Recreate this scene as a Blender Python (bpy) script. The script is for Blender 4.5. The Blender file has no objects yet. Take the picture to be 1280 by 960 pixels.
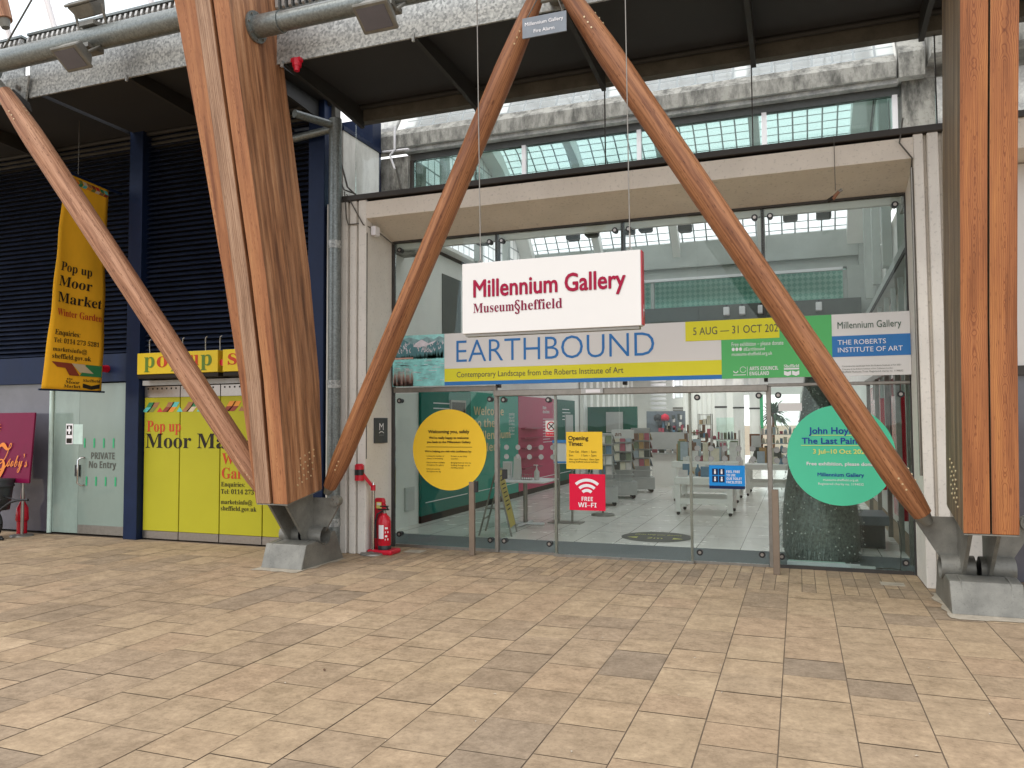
import bpy, bmesh, math, random
from mathutils import Vector, Matrix
random.seed(7)
sc = bpy.context.scene
COL = sc.collection
# ------------------------------------------------------------------ camera, sky, sun, exposure
def make_camera():
    yaw, pitch, roll = 0.3526, 0.0494, -0.0059
    cy, sy, cp, sp = math.cos(yaw), math.sin(yaw), math.cos(pitch), math.sin(pitch)
    fwd = Vector((-sy*cp, cy*cp, sp)); right = Vector((cy, sy, 0)); up = right.cross(fwd)
    cr, sr = math.cos(roll), math.sin(roll)
    r2 = cr*right + sr*up; u2 = -sr*right + cr*up; b = -fwd
    m = Matrix(((r2.x, u2.x, b.x, 5.1422), (r2.y, u2.y, b.y, -9.3329), (r2.z, u2.z, b.z, 1.65), (0, 0, 0, 1)))
    c = bpy.data.cameras.new('camera'); c.sensor_width = 36; c.lens = 972.1/1280*36; c.clip_end = 2000
    o = bpy.data.objects.new('camera', c); COL.objects.link(o); o.matrix_world = m; sc.camera = o
make_camera()
SUN_EL, SUN_AZ = math.radians(52), math.radians(205)      # azimuth clockwise from +Y
def make_light():
    w = bpy.data.worlds.new('World'); sc.world = w; w.use_nodes = True
    nt = w.node_tree; N = nt.nodes; L = nt.links; bg = N['Background']
    sky = N.new('ShaderNodeTexSky'); sky.sky_type = 'NISHITA'; sky.sun_disc = False
    sky.sun_elevation = SUN_EL; sky.sun_rotation = SUN_AZ
    tc = N.new('ShaderNodeTexCoord')
    mp = N.new('ShaderNodeMapping'); mp.inputs['Scale'].default_value = (1.6, 1.6, 3.2)
    no = N.new('ShaderNodeTexNoise'); no.inputs['Scale'].default_value = 2.2; no.inputs['Detail'].default_value = 7
    rp = N.new('ShaderNodeValToRGB'); rp.color_ramp.elements[0].position = .33; rp.color_ramp.elements[1].position = .52
    mx = N.new('ShaderNodeMix'); mx.data_type = 'RGBA'
    mx.inputs[7].default_value = (8.75, 8.7, 8.75, 1)
    L.new(tc.outputs['Generated'], mp.inputs[0]); L.new(mp.outputs[0], no.inputs['Vector'])
    L.new(no.outputs[0], rp.inputs[0]); L.new(rp.outputs[0], mx.inputs[0]); L.new(sky.outputs[0], mx.inputs[6])
    L.new(mx.outputs[2], bg.inputs[0]); bg.inputs[1].default_value = .12
    s = bpy.data.lights.new('sun', 'SUN'); s.energy = 0.8; s.angle = math.radians(22); s.color = (1, .95, .88)
    o = bpy.data.objects.new('sun', s); COL.objects.link(o)
    d = Vector((math.sin(SUN_AZ)*math.cos(SUN_EL), math.cos(SUN_AZ)*math.cos(SUN_EL), math.sin(SUN_EL)))
    o.rotation_euler = d.to_track_quat('Z', 'Y').to_euler()
make_light()
sc.view_settings.view_transform = 'Standard'; sc.view_settings.look = 'None'
sc.view_settings.exposure = 0.85; sc.view_settings.gamma = 1; sc.view_settings.use_curve_mapping = False
sc.render.engine = 'CYCLES'
sc.cycles.max_bounces = 10; sc.cycles.transparent_max_bounces = 24; sc.cycles.transmission_bounces = 8
sc.cycles.use_denoising = True; sc.cycles.sample_clamp_indirect = 6

# ------------------------------------------------------------------ materials
def lin(h):
    h = h.lstrip('#'); r = []
    for i in (0, 2, 4):
        c = int(h[i:i+2], 16)/255; r.append(c/12.92 if c <= .04045 else ((c+.055)/1.055)**2.4)
    return r
def newmat(name):
    m = bpy.data.materials.new(name); m.use_nodes = True
    return m, m.node_tree, m.node_tree.nodes, m.node_tree.links, m.node_tree.nodes['Principled BSDF']
def pm(name, col, rough=.6, metal=0, var=.12, scale=6, stretch=(1, 1, 1), bump=0, fine=0, spec=None):
    m, nt, N, L, b = newmat(name)
    c = lin(col) if isinstance(col, str) else col
    b.inputs['Roughness'].default_value = rough; b.inputs['Metallic'].default_value = metal
    if spec is not None: b.inputs['Specular IOR Level'].default_value = spec
    tc = N.new('ShaderNodeTexCoord'); mp = N.new('ShaderNodeMapping'); mp.inputs['Scale'].default_value = stretch
    no = N.new('ShaderNodeTexNoise'); no.inputs['Scale'].default_value = scale; no.inputs['Detail'].default_value = 6
    no.inputs['Roughness'].default_value = .62
    rp = N.new('ShaderNodeValToRGB')
    rp.color_ramp.elements[0].position = .3; rp.color_ramp.elements[1].position = .7
    rp.color_ramp.elements[0].color = (*[max(0, x*(1-var)) for x in c], 1)
    rp.color_ramp.elements[1].color = (*[min(1, x*(1+var)) for x in c], 1)
    L.new(tc.outputs['Object'], mp.inputs[0]); L.new(mp.outputs[0], no.inputs['Vector']); L.new(no.outputs[0], rp.inputs[0])
    out = rp.outputs[0]
    if fine:
        n2 = N.new('ShaderNodeTexNoise'); n2.inputs['Scale'].default_value = scale*14; n2.inputs['Detail'].default_value = 3
        L.new(tc.outputs['Object'], n2.inputs['Vector'])
        r2 = N.new('ShaderNodeValToRGB'); r2.color_ramp.elements[0].position = .28; r2.color_ramp.elements[1].position = .42
        r2.color_ramp.elements[0].color = (1-fine, 1-fine, 1-fine, 1); r2.color_ramp.elements[1].color = (1, 1, 1, 1)
        L.new(n2.outputs[0], r2.inputs[0])
        mm = N.new('ShaderNodeMix'); mm.data_type = 'RGBA'; mm.blend_type = 'MULTIPLY'; mm.inputs[0].default_value = 1
        L.new(out, mm.inputs[6]); L.new(r2.outputs[0], mm.inputs[7]); out = mm.outputs[2]
    L.new(out, b.inputs['Base Color'])
    if bump:
        bp = N.new('ShaderNodeBump'); bp.inputs['Strength'].default_value = bump; bp.inputs['Distance'].default_value = .01
        n3 = N.new('ShaderNodeTexNoise'); n3.inputs['Scale'].default_value = scale*6; n3.inputs['Detail'].default_value = 5
        L.new(mp.outputs[0], n3.inputs['Vector']); L.new(n3.outputs[0], bp.inputs['Height']); L.new(bp.outputs[0], b.inputs['Normal'])
    # roughness break-up
    mr = N.new('ShaderNodeMapRange'); mr.inputs['To Min'].default_value = max(0, rough-.08); mr.inputs['To Max'].default_value = min(1, rough+.08)
    L.new(no.outputs[0], mr.inputs[0]); L.new(mr.outputs[0], b.inputs['Roughness'])
    return m
def glass(name, tint, refl=1.0, rough=.0):
    m, nt, N, L, b = newmat(name); N.remove(b)
    tr = N.new('ShaderNodeBsdfTransparent'); tr.inputs[0].default_value = (*tint, 1)
    gl = N.new('ShaderNodeBsdfGlossy'); gl.inputs['Roughness'].default_value = rough; gl.inputs[0].default_value = (.95, 1, .98, 1)
    gn = N.new('ShaderNodeTexNoise'); gn.inputs['Scale'].default_value = 1.3; gt = N.new('ShaderNodeTexCoord'); L.new(gt.outputs['Object'], gn.inputs['Vector'])
    gb = N.new('ShaderNodeBump'); gb.inputs['Strength'].default_value = .06; gb.inputs['Distance'].default_value = .05; L.new(gn.outputs[0], gb.inputs['Height']); L.new(gb.outputs[0], gl.inputs['Normal'])
    fr = N.new('ShaderNodeFresnel'); fr.inputs[0].default_value = 1.45
    mu = N.new('ShaderNodeMath'); mu.operation = 'MULTIPLY'; mu.inputs[1].default_value = refl
    mx = N.new('ShaderNodeMixShader')
    L.new(fr.outputs[0], mu.inputs[0]); L.new(mu.outputs[0], mx.inputs[0]); L.new(tr.outputs[0], mx.inputs[1]); L.new(gl.outputs[0], mx.inputs[2])
    L.new(mx.outputs[0], N['Material Output'].inputs[0])
    return m
def wood(name, base, dark, light, lam=True, knots=1.0, streak=1.0, cath=0, rough=.62):
    """larch: per-vertex 'grain' = (across, depth, along) in metres"""
    m, nt, N, L, b = newmat(name)
    at = N.new('ShaderNodeAttribute'); at.attribute_name = 'grain'
    def mapped(s):
        mp = N.new('ShaderNodeMapping'); mp.inputs['Scale'].default_value = s; L.new(at.outputs['Vector'], mp.inputs[0]); return mp.outputs[0]
    def noise(s, sc_, det=5, rough=.6, dist=0):
        n = N.new('ShaderNodeTexNoise'); n.inputs['Scale'].default_value = sc_; n.inputs['Detail'].default_value = det
        n.inputs['Roughness'].default_value = rough; n.inputs['Distortion'].default_value = dist; L.new(mapped(s), n.inputs['Vector']); return n.outputs[0]
    def ramp(x, stops):
        r = N.new('ShaderNodeValToRGB'); e = r.color_ramp.elements
        while len(e) < len(stops): e.new(.5)
        for i, (p, c) in enumerate(stops): e[i].position = p; e[i].color = (*c, 1) if len(c) == 3 else c
        L.new(x, r.inputs[0]); return r.outputs[0]
    def mul(a, c, f=1.0):
        x = N.new('ShaderNodeMix'); x.data_type = 'RGBA'; x.blend_type = 'MULTIPLY'; x.inputs[0].default_value = f
        L.new(a, x.inputs[6]); L.new(c, x.inputs[7]); return x.outputs[2]
    col = ramp(noise((7, 9, .35), 2.0, 4, .55), [(.3, lin(dark)), (.5, lin(base)), (.72, lin(light))])
    # growth rings: bands along the grain, bent around by a slow noise
    wv = N.new('ShaderNodeTexWave'); wv.wave_type = 'BANDS'; wv.bands_direction = 'X'
    wv.inputs['Scale'].default_value = 9; wv.inputs['Distortion'].default_value = 7; wv.inputs['Detail'].default_value = 2.5; wv.inputs['Detail Scale'].default_value = .9
    L.new(mapped((1.6, 1.9, .16)), wv.inputs['Vector'])
    if cath:   # flat-sawn board: ring shells cut lengthwise, nested arrow shapes along the middle of the board
        sp = N.new('ShaderNodeSeparateXYZ'); L.new(at.outputs['Vector'], sp.inputs[0])
        def mth(op, *a):
            q = N.new('ShaderNodeMath'); q.operation = op
            for i, x in enumerate(a):
                if isinstance(x, (int, float)): q.inputs[i].default_value = x
                else: L.new(x, q.inputs[i])
            return q.outputs[0]
        off = mth('MULTIPLY', mth('SUBTRACT', noise((.4, .4, .55), 1.0, 3, .5), .5), .02)
        xx = mth('ADD', sp.outputs[0], mth('MULTIPLY', mth('SUBTRACT', noise((2, 2, .5), 1.0, 2, .5), .5), .06))
        zz = mth('MULTIPLY', mth('SUBTRACT', noise((.3, .3, .9), 1.0, 5, .62), .5), .32)
        r = mth('ADD', mth('SQRT', mth('ADD', mth('MULTIPLY', xx, xx), mth('MULTIPLY', zz, zz))), mth('MULTIPLY', noise((14, 14, 5), 1.0, 4, .6), .006))
        ring = mth('FRACT', mth('MULTIPLY', r, 85))
        col = mul(col, ramp(ring, [(0, (.5, .36, .27)), (.16, (.72, .6, .5)), (.4, (1, 1, 1)), (.9, (1.06, 1.05, 1.03)), (1, (.6, .45, .35))]), cath)
    else:
      col = mul(col, ramp(wv.outputs[0], [(.0, (.62, .52, .45)), (.35, (.95, .92, .9)), (.8, (1.05, 1.03, 1))]), .75*streak)
    col = mul(col, ramp(noise((60, 60, 1.1), 3, 6, .75), [(.34, (.36, .27, .22)), (.48, (.95, .93, .92)), (.7, (1.14, 1.13, 1.12))]), .9*streak)
    if lam:   # every board of the glued timber has its own tone and a thin glue line
        sp = N.new('ShaderNodeSeparateXYZ'); L.new(at.outputs['Vector'], sp.inputs[0])
        d1 = N.new('ShaderNodeMath'); d1.operation = 'DIVIDE'; d1.inputs[1].default_value = .052; L.new(sp.outputs[1], d1.inputs[0])
        fl = N.new('ShaderNodeMath'); fl.operation = 'FLOOR'; L.new(d1.outputs[0], fl.inputs[0])
        fc = N.new('ShaderNodeMath'); fc.operation = 'FRACT'; L.new(d1.outputs[0], fc.inputs[0])
        wn = N.new('ShaderNodeTexWhiteNoise'); wn.noise_dimensions = '1D'; L.new(fl.outputs[0], wn.inputs['W'])
        col = mul(col, ramp(wn.outputs['Value'], [(0, (.68, .66, .66)), (.5, (.95, .93, .92)), (1, (1.12, 1.1, 1.06))]), .9)
        col = mul(col, ramp(fc.outputs[0], [(0, (.5, .42, .36)), (.05, (1, 1, 1)), (1, (1, 1, 1))]), .8)
    # knots and small dark checks
    vo = N.new('ShaderNodeTexVoronoi'); vo.feature = 'F1'; vo.inputs['Scale'].default_value = 1; vo.inputs['Randomness'].default_value = 1
    L.new(mapped((6, 6, 2.2)), vo.inputs['Vector'])
    col = mul(col, ramp(vo.outputs['Distance'], [(0, (.22, .13, .09)), (.05, (.42, .29, .2)), (.085, (1, 1, 1))]), .85*knots)
    v2 = N.new('ShaderNodeTexVoronoi'); v2.inputs['Scale'].default_value = 1; L.new(mapped((48, 48, 9)), v2.inputs['Vector'])
    col = mul(col, ramp(v2.outputs['Distance'], [(0, (.25, .17, .12)), (.15, (.5, .4, .32)), (.21, (1, 1, 1))]), min(1, .9*knots))
    L.new(col, b.inputs['Base Color']); b.inputs['Roughness'].default_value = rough
    bp = N.new('ShaderNodeBump'); bp.inputs['Strength'].default_value = .35; bp.inputs['Distance'].default_value = .006
    L.new(noise((60, 60, 1.1), 3, 6, .75), bp.inputs['Height']); L.new(bp.outputs[0], b.inputs['Normal'])
    return m
def galvanised(name, lo, hi, scale=24, metal=.35, rough=.5):
    m, nt, N, L, b = newmat(name)
    tc = N.new('ShaderNodeTexCoord'); vo = N.new('ShaderNodeTexVoronoi'); vo.inputs['Scale'].default_value = scale
    no = N.new('ShaderNodeTexNoise'); no.inputs['Scale'].default_value = scale*.8; no.inputs['Detail'].default_value = 6
    L.new(tc.outputs['Object'], vo.inputs['Vector']); L.new(tc.outputs['Object'], no.inputs['Vector'])
    ad = N.new('ShaderNodeMix'); ad.data_type = 'RGBA'; ad.inputs[0].default_value = .6
    L.new(vo.outputs['Color'], ad.inputs[6]); L.new(no.outputs[0], ad.inputs[7])
    bw = N.new('ShaderNodeRGBToBW'); L.new(ad.outputs[2], bw.inputs[0])
    rp = N.new('ShaderNodeValToRGB'); rp.color_ramp.elements[0].position = .32; rp.color_ramp.elements[1].position = .68
    rp.color_ramp.elements[0].color = (*lin(lo), 1); rp.color_ramp.elements[1].color = (*lin(hi), 1)
    L.new(bw.outputs[0], rp.inputs[0]); L.new(rp.outputs[0], b.inputs['Base Color'])
    b.inputs['Metallic'].default_value = metal; b.inputs['Roughness'].default_value = rough
    return m
def paving_mat():
    m, nt, N, L, b = newmat('sandstone_paving')
    at = N.new('ShaderNodeAttribute'); at.attribute_name = 'tint'
    rp = N.new('ShaderNodeValToRGB'); e = rp.color_ramp.elements
    for i, (p, c) in enumerate([(0, '8f8170'), (.3, '9d8b75'), (.6, 'ab987e'), (.85, 'a69179'), (1, 'bda98e')]):
        if i > 1: e.new(.5)
    for i, (p, c) in enumerate([(0, '8f8170'), (.3, '9d8b75'), (.6, 'ab987e'), (.85, 'a69179'), (1, 'bda98e')]):
        e[i].position = p; e[i].color = (*lin(c), 1)
    L.new(at.outputs['Fac'], rp.inputs[0])
    tc = N.new('ShaderNodeTexCoord')
    def nz(s, d, lo, hi, clo, chi, st=(1, 1, 1)):
        mp = N.new('ShaderNodeMapping'); mp.inputs['Scale'].default_value = st; L.new(tc.outputs['Object'], mp.inputs[0])
        n = N.new('ShaderNodeTexNoise'); n.inputs['Scale'].default_value = s; n.inputs['Detail'].default_value = d; n.inputs['Roughness'].default_value = .68
        L.new(mp.outputs[0], n.inputs['Vector'])
        r = N.new('ShaderNodeValToRGB'); r.color_ramp.elements[0].position = lo; r.color_ramp.elements[1].position = hi
        r.color_ramp.elements[0].color = (*clo, 1); r.color_ramp.elements[1].color = (*chi, 1); L.new(n.outputs[0], r.inputs[0]); return r.outputs[0], n.outputs[0]
    def mul(a, c, f):
        x = N.new('ShaderNodeMix'); x.data_type = 'RGBA'; x.blend_type = 'MULTIPLY'; x.inputs[0].default_value = f
        L.new(a, x.inputs[6]); L.new(c, x.inputs[7]); return x.outputs[2]
    c, _ = nz(.35, 4, .3, .7, (.86, .84, .8), (1.06, 1.06, 1.06)); col = mul(rp.outputs[0], c, 1)
    c, _ = nz(6, 9, .32, .66, (.68, .66, .64), (1.16, 1.15, 1.14)); col = mul(col, c, .85)
    c, _ = nz(28, 6, .35, .6, (.84, .83, .82), (1.08, 1.08, 1.08)); col = mul(col, c, .9)
    c, h = nz(70, 5, .34, .46, (.7, .68, .66), (1, 1, 1)); col = mul(col, c, .55)
    c, _ = nz(2.3, 8, .68, .74, (1, 1, 1), (1.22, 1.2, 1.18)); col = mul(col, c, .7)
    c, _ = nz(1.1, 9, .27, .36, (.7, .68, .66), (1, 1, 1), (1.5, .8, 1)); col = mul(col, c, .45)
    L.new(col, b.inputs['Base Color']); b.inputs['Roughness'].default_value = .78
    bp = N.new('ShaderNodeBump'); bp.inputs['Strength'].default_value = .25; bp.inputs['Distance'].default_value = .004
    L.new(h, bp.inputs['Height']); L.new(bp.outputs[0], b.inputs['Normal'])
    return m
def stained(name, base, stain, amount=.5, vs=(2, 2, .5)):
    m, nt, N, L, b = newmat(name)
    tc = N.new('ShaderNodeTexCoord')
    def nz(s, st, lo, hi):
        mp = N.new('ShaderNodeMapping'); mp.inputs['Scale'].default_value = st; L.new(tc.outputs['Object'], mp.inputs[0])
        n = N.new('ShaderNodeTexNoise'); n.inputs['Scale'].default_value = s; n.inputs['Detail'].default_value = 9; n.inputs['Roughness'].default_value = .72
        L.new(mp.outputs[0], n.inputs['Vector']); r = N.new('ShaderNodeMapRange'); r.inputs[1].default_value = lo; r.inputs[2].default_value = hi
        L.new(n.outputs[0], r.inputs[0]); return r.outputs[0]
    mx = N.new('ShaderNodeMix'); mx.data_type = 'RGBA'; mx.inputs[6].default_value = (*lin(base), 1); mx.inputs[7].default_value = (*lin(stain), 1)
    mu = N.new('ShaderNodeMath'); mu.operation = 'MULTIPLY'; mu.inputs[1].default_value = amount
    L.new(nz(3, vs, .42, .62), mu.inputs[0]); L.new(mu.outputs[0], mx.inputs[0])
    m2 = N.new('ShaderNodeMix'); m2.data_type = 'RGBA'; m2.inputs[7].default_value = (*lin(stain), 1); L.new(mx.outputs[2], m2.inputs[6])
    u2 = N.new('ShaderNodeMath'); u2.operation = 'MULTIPLY'; u2.inputs[1].default_value = amount*.8
    L.new(nz(22, (1, 1, 1), .55, .72), u2.inputs[0]); L.new(u2.outputs[0], m2.inputs[0])
    L.new(m2.outputs[2], b.inputs['Base Color']); b.inputs['Roughness'].default_value = .85
    return m
def glassblock(name, dark='a2a8a9'):
    """glass blocks in a grid of joints: 'grain' = (x, 0, along the curve) in block units"""
    m, nt, N, L, b = newmat(name); N.remove(b)
    at = N.new('ShaderNodeAttribute'); at.attribute_name = 'grain'; sp = N.new('ShaderNodeSeparateXYZ'); L.new(at.outputs['Vector'], sp.inputs[0])
    def joint(s):
        f = N.new('ShaderNodeMath'); f.operation = 'FRACT'; L.new(s, f.inputs[0])
        g = N.new('ShaderNodeMath'); g.operation = 'LESS_THAN'; g.inputs[1].default_value = .11; L.new(f.outputs[0], g.inputs[0]); return g.outputs[0]
    mxm = N.new('ShaderNodeMath'); mxm.operation = 'MAXIMUM'; L.new(joint(sp.outputs[0]), mxm.inputs[0]); L.new(joint(sp.outputs[2]), mxm.inputs[1])
    tl = N.new('ShaderNodeBsdfTranslucent'); tl.inputs[0].default_value = (.96, .98, .98, 1)
    tr = N.new('ShaderNodeBsdfTransparent'); tr.inputs[0].default_value = (.9, .94, .94, 1)
    m1 = N.new('ShaderNodeMixShader'); m1.inputs[0].default_value = .55; L.new(tl.outputs[0], m1.inputs[1]); L.new(tr.outputs[0], m1.inputs[2])
    # every block scatters a little differently
    fx = N.new('ShaderNodeVectorMath'); fx.operation = 'FLOOR'; L.new(at.outputs['Vector'], fx.inputs[0])
    wn = N.new('ShaderNodeTexWhiteNoise'); L.new(fx.outputs[0], wn.inputs['Vector'])
    mr = N.new('ShaderNodeMapRange'); mr.inputs[3].default_value = .05; mr.inputs[4].default_value = .22; L.new(wn.outputs['Value'], mr.inputs[0]); L.new(mr.outputs[0], m1.inputs[0])
    gl = N.new('ShaderNodeBsdfPrincipled'); gl.inputs['Base Color'].default_value = (.75, .77, .79, 1); gl.inputs['Roughness'].default_value = .25
    m2 = N.new('ShaderNodeMixShader'); m2.inputs[0].default_value = .16; L.new(m1.outputs[0], m2.inputs[1]); L.new(gl.outputs[0], m2.inputs[2])
    dj = N.new('ShaderNodeBsdfDiffuse'); dj.inputs[0].default_value = (*lin(dark), 1)
    m3 = N.new('ShaderNodeMixShader'); L.new(mxm.outputs[0], m3.inputs[0]); L.new(m2.outputs[0], m3.inputs[1]); L.new(dj.outputs[0], m3.inputs[2])
    L.new(m3.outputs[0], N['Material Output'].inputs[0])
    return m
def lattice(name):
    m, nt, N, L, b = newmat(name)
    tc = N.new('ShaderNodeTexCoord'); mp = N.new('ShaderNodeMapping'); mp.inputs['Rotation'].default_value = (0, math.radians(45), 0)
    ck = N.new('ShaderNodeTexChecker'); ck.inputs['Scale'].default_value = 13; ck.inputs['Color1'].default_value = (*lin('e2f5ee'), 1); ck.inputs['Color2'].default_value = (*lin('a9d6ca'), 1)
    L.new(tc.outputs['Object'], mp.inputs[0]); L.new(mp.outputs[0], ck.inputs['Vector']); L.new(ck.outputs[0], b.inputs['Base Color']); b.inputs['Roughness'].default_value = .5
    return m
def floor_tiles(name):
    m, nt, N, L, b = newmat(name)
    tc = N.new('ShaderNodeTexCoord'); br = N.new('ShaderNodeTexBrick'); br.offset = 0; br.squash = 1
    br.inputs['Scale'].default_value = 1; br.inputs['Mortar Size'].default_value = .006; br.inputs['Brick Width'].default_value = .55; br.inputs['Row Height'].default_value = 1.1
    br.inputs['Color1'].default_value = (*lin('e6e3dc'), 1); br.inputs['Color2'].default_value = (*lin('dedad2'), 1); br.inputs['Mortar'].default_value = (*lin('8c8880'), 1)
    L.new(tc.outputs['Object'], br.inputs['Vector']); L.new(br.outputs[0], b.inputs['Base Color'])
    no = N.new('ShaderNodeTexNoise'); no.inputs['Scale'].default_value = 3; no.inputs['Detail'].default_value = 5; L.new(tc.outputs['Object'], no.inputs['Vector'])
    mr = N.new('ShaderNodeMapRange'); mr.inputs[3].default_value = .16; mr.inputs[4].default_value = .34; L.new(no.outputs[0], mr.inputs[0]); L.new(mr.outputs[0], b.inputs['Roughness'])
    return m

M = {}
M['larch'] = wood('larch_glulam', 'a56f47', '7c4b2d', 'b98559', lam=False, knots=.6, streak=.9, cath=.6)
M['larch_pale'] = wood('larch_glulam_bleached', 'a5866d', '7d5f49', 'bfa289', lam=False, knots=.5, streak=1.1)
M['larch_side'] = wood('larch_glulam_weathered', 'a37653', '704b33', 'bd9370', knots=.4, streak=1.1)
M['larch_right'] = wood('larch_glulam_orange', 'a0653a', '7e4a25', 'b47943', lam=False, knots=.55, streak=.6, cath=.85)
M['larch_right_side'] = wood('larch_glulam_grey', '74644f', '564939', '8a7860', knots=.3)
M['pole'] = wood('larch_round_pole', '9b6a47', '74482e', 'b28058', lam=False, streak=1.0, knots=1.0, rough=.5)
M['pole_pale'] = wood('larch_round_pole_lit', 'ad8062', '875c43', 'c49a7c', lam=False, streak=1.0, knots=1.0)  # paler copy of the pole larch; stronger light is painted into its colour
M['galv'] = galvanised('galvanised_plate', '7d807f', 'bcbebb', 42)
M['galv_dull'] = galvanised('galvanised_tube', '6a706f', '848a88', 55, .5, .4)
M['castgrey'] = pm('grey_painted_cast_steel', '77766f', .5, .3, .28, 5, bump=.12, fine=.25)
M['steel'] = pm('brushed_stainless', 'a09a94', .32, .9, .08, 30)
M['steel_dull'] = pm('dull_stainless', '8d8982', .4, .8, .12, 18)
M['brass'] = pm('bright_bolt_head', 'd8c6a0', .3, .4, .05, 9)
M['chrome'] = pm('chrome', 'c8c8c8', .14, 1, .04, 10)
M['soffit'] = pm('charcoal_soffit_panel', '2a2b2d', .75, 0, .2, 1.5)
M['soffit_rib'] = pm('charcoal_steel_rib', '2b2b2a', .6, .1, .2, 4)
M['rearbeam'] = pm('weathered_grey_beam', '55534c', .8, 0, .3, 5, fine=.2)
M['concrete'] = pm('cream_precast_concrete', 'd6cec2', .85, 0, .07, 2.2, fine=.22, bump=.12)
M['concrete2'] = pm('white_precast_concrete', 'd8d3ca', .85, 0, .07, 2.2, fine=.2, bump=.12)
M['concrete_shade'] = pm('shaded_precast_soffit', '7a705e', .85, 0, .1, 3, fine=.15)  # lintel concrete darkened in colour to paint in the shade of its underside
M['stain'] = stained('lichen_stained_concrete', 'a9a79f', '3f3f3b', .8, (2, 2, .7))
M['stain_light'] = stained('washed_stained_concrete', 'cfcfca', '76767a', .7, (1.5, 1.5, 1.5))
M['flash'] = pm('dark_flashing', '3c3936', .6, .2, .2, 4)
M['winframe'] = pm('grey_window_head', '5d5f5e', .6, .1, .15, 4)
M['render'] = stained('pale_render', 'd6d4cc', 'b0ada4', .6)
M['navy'] = pm('navy_painted_steel', '17243f', .42, .1, .15, 3)
M['navy_dark'] = pm('navy_louvre_blade', '222a3c', .4, .1, .25, 3)
M['black'] = pm('black_rubber', '17171a', .6, 0, .2, 8)
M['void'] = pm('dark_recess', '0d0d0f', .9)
M['blackplastic'] = pm('black_plastic', '1e1f21', .4, 0, .1, 10)
M['glass'] = glass('clear_green_glass', (.955, .985, .972), .45)
M['glass_side'] = glass('side_pane_glass', (.89, .945, .925), .6)
M['glass_up'] = glass('clear_screen_glass', (.985, .992, .99), .5)
M['glass_cler'] = glass('teal_clerestory_glass', (.66, .79, .76), .8)
M['glass_teal'] = glass('teal_patterned_glass', (.88, .97, .94), .6)
M['block'] = glassblock('glass_block_vault')
M['frost'] = pm('frosted_grey_green_glass', '7d8c84', .12, 0, .1, 1.2, (1, 1, .4))
M['frost_clear'] = pm('frosted_side_glass', '84948c', .1, 0, .22, 1.6, (1, 1, .5))
M['smoke'] = pm('smoked_glass', '5b5b63', .08, 0, .3, .9)
M['edgelight'] = pm('pale_glass_edge', 'b9cfc6', .2)
M['paving'] = paving_mat()
M['mortar'] = pm('paving_joint', '6a5c4c', .95, 0, .2, 8)
M['bed'] = pm('pale_mortar_bed', 'a39a8a', .9, 0, .2, 9, fine=.2)
M['earthsheet'] = pm('outer_paving_sheet', '9d8b75', .9, 0, .12, .8)
M['lattice'] = lattice('mint_lattice_panel')
M['tiles'] = floor_tiles('pale_stone_floor_tiles')
M['mat'] = pm('grey_entrance_matting', '73787a', .8, 0, .12, 40)
M['white'] = pm('white_paint', 'e6e4e6', .45, 0, .015, 3)
M['signwhite'] = pm('white_sign_face', 'd6d4d1', .4, 0, .012, 2)
M['wallwhite'] = pm('gallery_white_wall', 'ecebe6', .7, 0, .05, 1.5)
M['wallgrey'] = pm('gallery_grey_wall', 'cbccc8', .7, 0, .08, 1.5)
M['ceil'] = pm('gallery_grey_beam', 'aeb3ae', .7, 0, .1, 2)
M['ceil_dark'] = pm('gallery_dark_beam', '5b605c', .7, 0, .12, 2)
M['crimson'] = pm('crimson_lettering', '930f36', .5, 0, .03)
M['crimson2'] = pm('dark_crimson_lettering', '7a1838', .5, 0, .03)
M['signred'] = pm('red_sign_edge', 'b0343f', .45, 0, .06)
M['blue'] = pm('blue_print', '3a77b5', .5, 0, .02)
M['yelprint'] = pm('yellow_green_print', 'd9d238', .5, 0, .02)
M['greenprint'] = pm('green_print', '5bb36b', .5, 0, .02)
M['greytext'] = pm('dark_grey_print', '55564f', .5)
M['greentext'] = pm('dark_green_print', '3d5a4a', .5)
M['yellow'] = pm('warm_yellow_disc', 'ebc238', .45, 0, .03, 2)
M['ink'] = pm('dark_ink', '2a2520', .6)
M['mint'] = pm('mint_green_disc', '57c9a0', .45, 0, .03, 2)
M['bluetext'] = pm('violet_blue_print', '2c4a9a', .5)
M['paleyel'] = pm('pale_yellow_print', 'e2e07c', .5)
M['red'] = pm('red_print', 'd4173c', .45, 0, .03)
M['redplastic'] = pm('red_plastic', 'c2112c', .35, 0, .06)
M['redpaint'] = pm('red_enamel', 'c0142a', .25, 0, .04)
M['bluesign'] = pm('cyan_blue_print', '2086cf', .45, 0, .03)
M['navyprint'] = pm('navy_print', '1b2548', .5)
M['fabric'] = pm('ochre_banner_cloth', 'f2b42a', .8, 0, .1, 2.2, (1, 1, .5))
M['limeyellow'] = pm('lime_yellow_vinyl', 'a9a328', .5, 0, .03, 2)
M['signyellow'] = pm('yellow_signboard', 'd3b630', .5, 0, .03)
M['maroon'] = pm('maroon_board', '6d1038', .3, 0, .06)
M['orangetext'] = pm('orange_script', 'd9813a', .5)
M['olive'] = pm('olive_letter', '5d7a34', .5)
M['rust'] = pm('rust_letter', 'b8432a', .5)
M['teal'] = pm('teal_wall_graphic', '3f9a88', .5, 0, .04)
M['dkgreen'] = pm('dark_green_wall_graphic', '1c5a4d', .5, 0, .05)
M['dkteal'] = pm('deep_teal_wall_graphic', '1f7367', .5, 0, .05)
M['pink'] = pm('raspberry_wall_graphic', 'b84766', .5, 0, .04)
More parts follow.
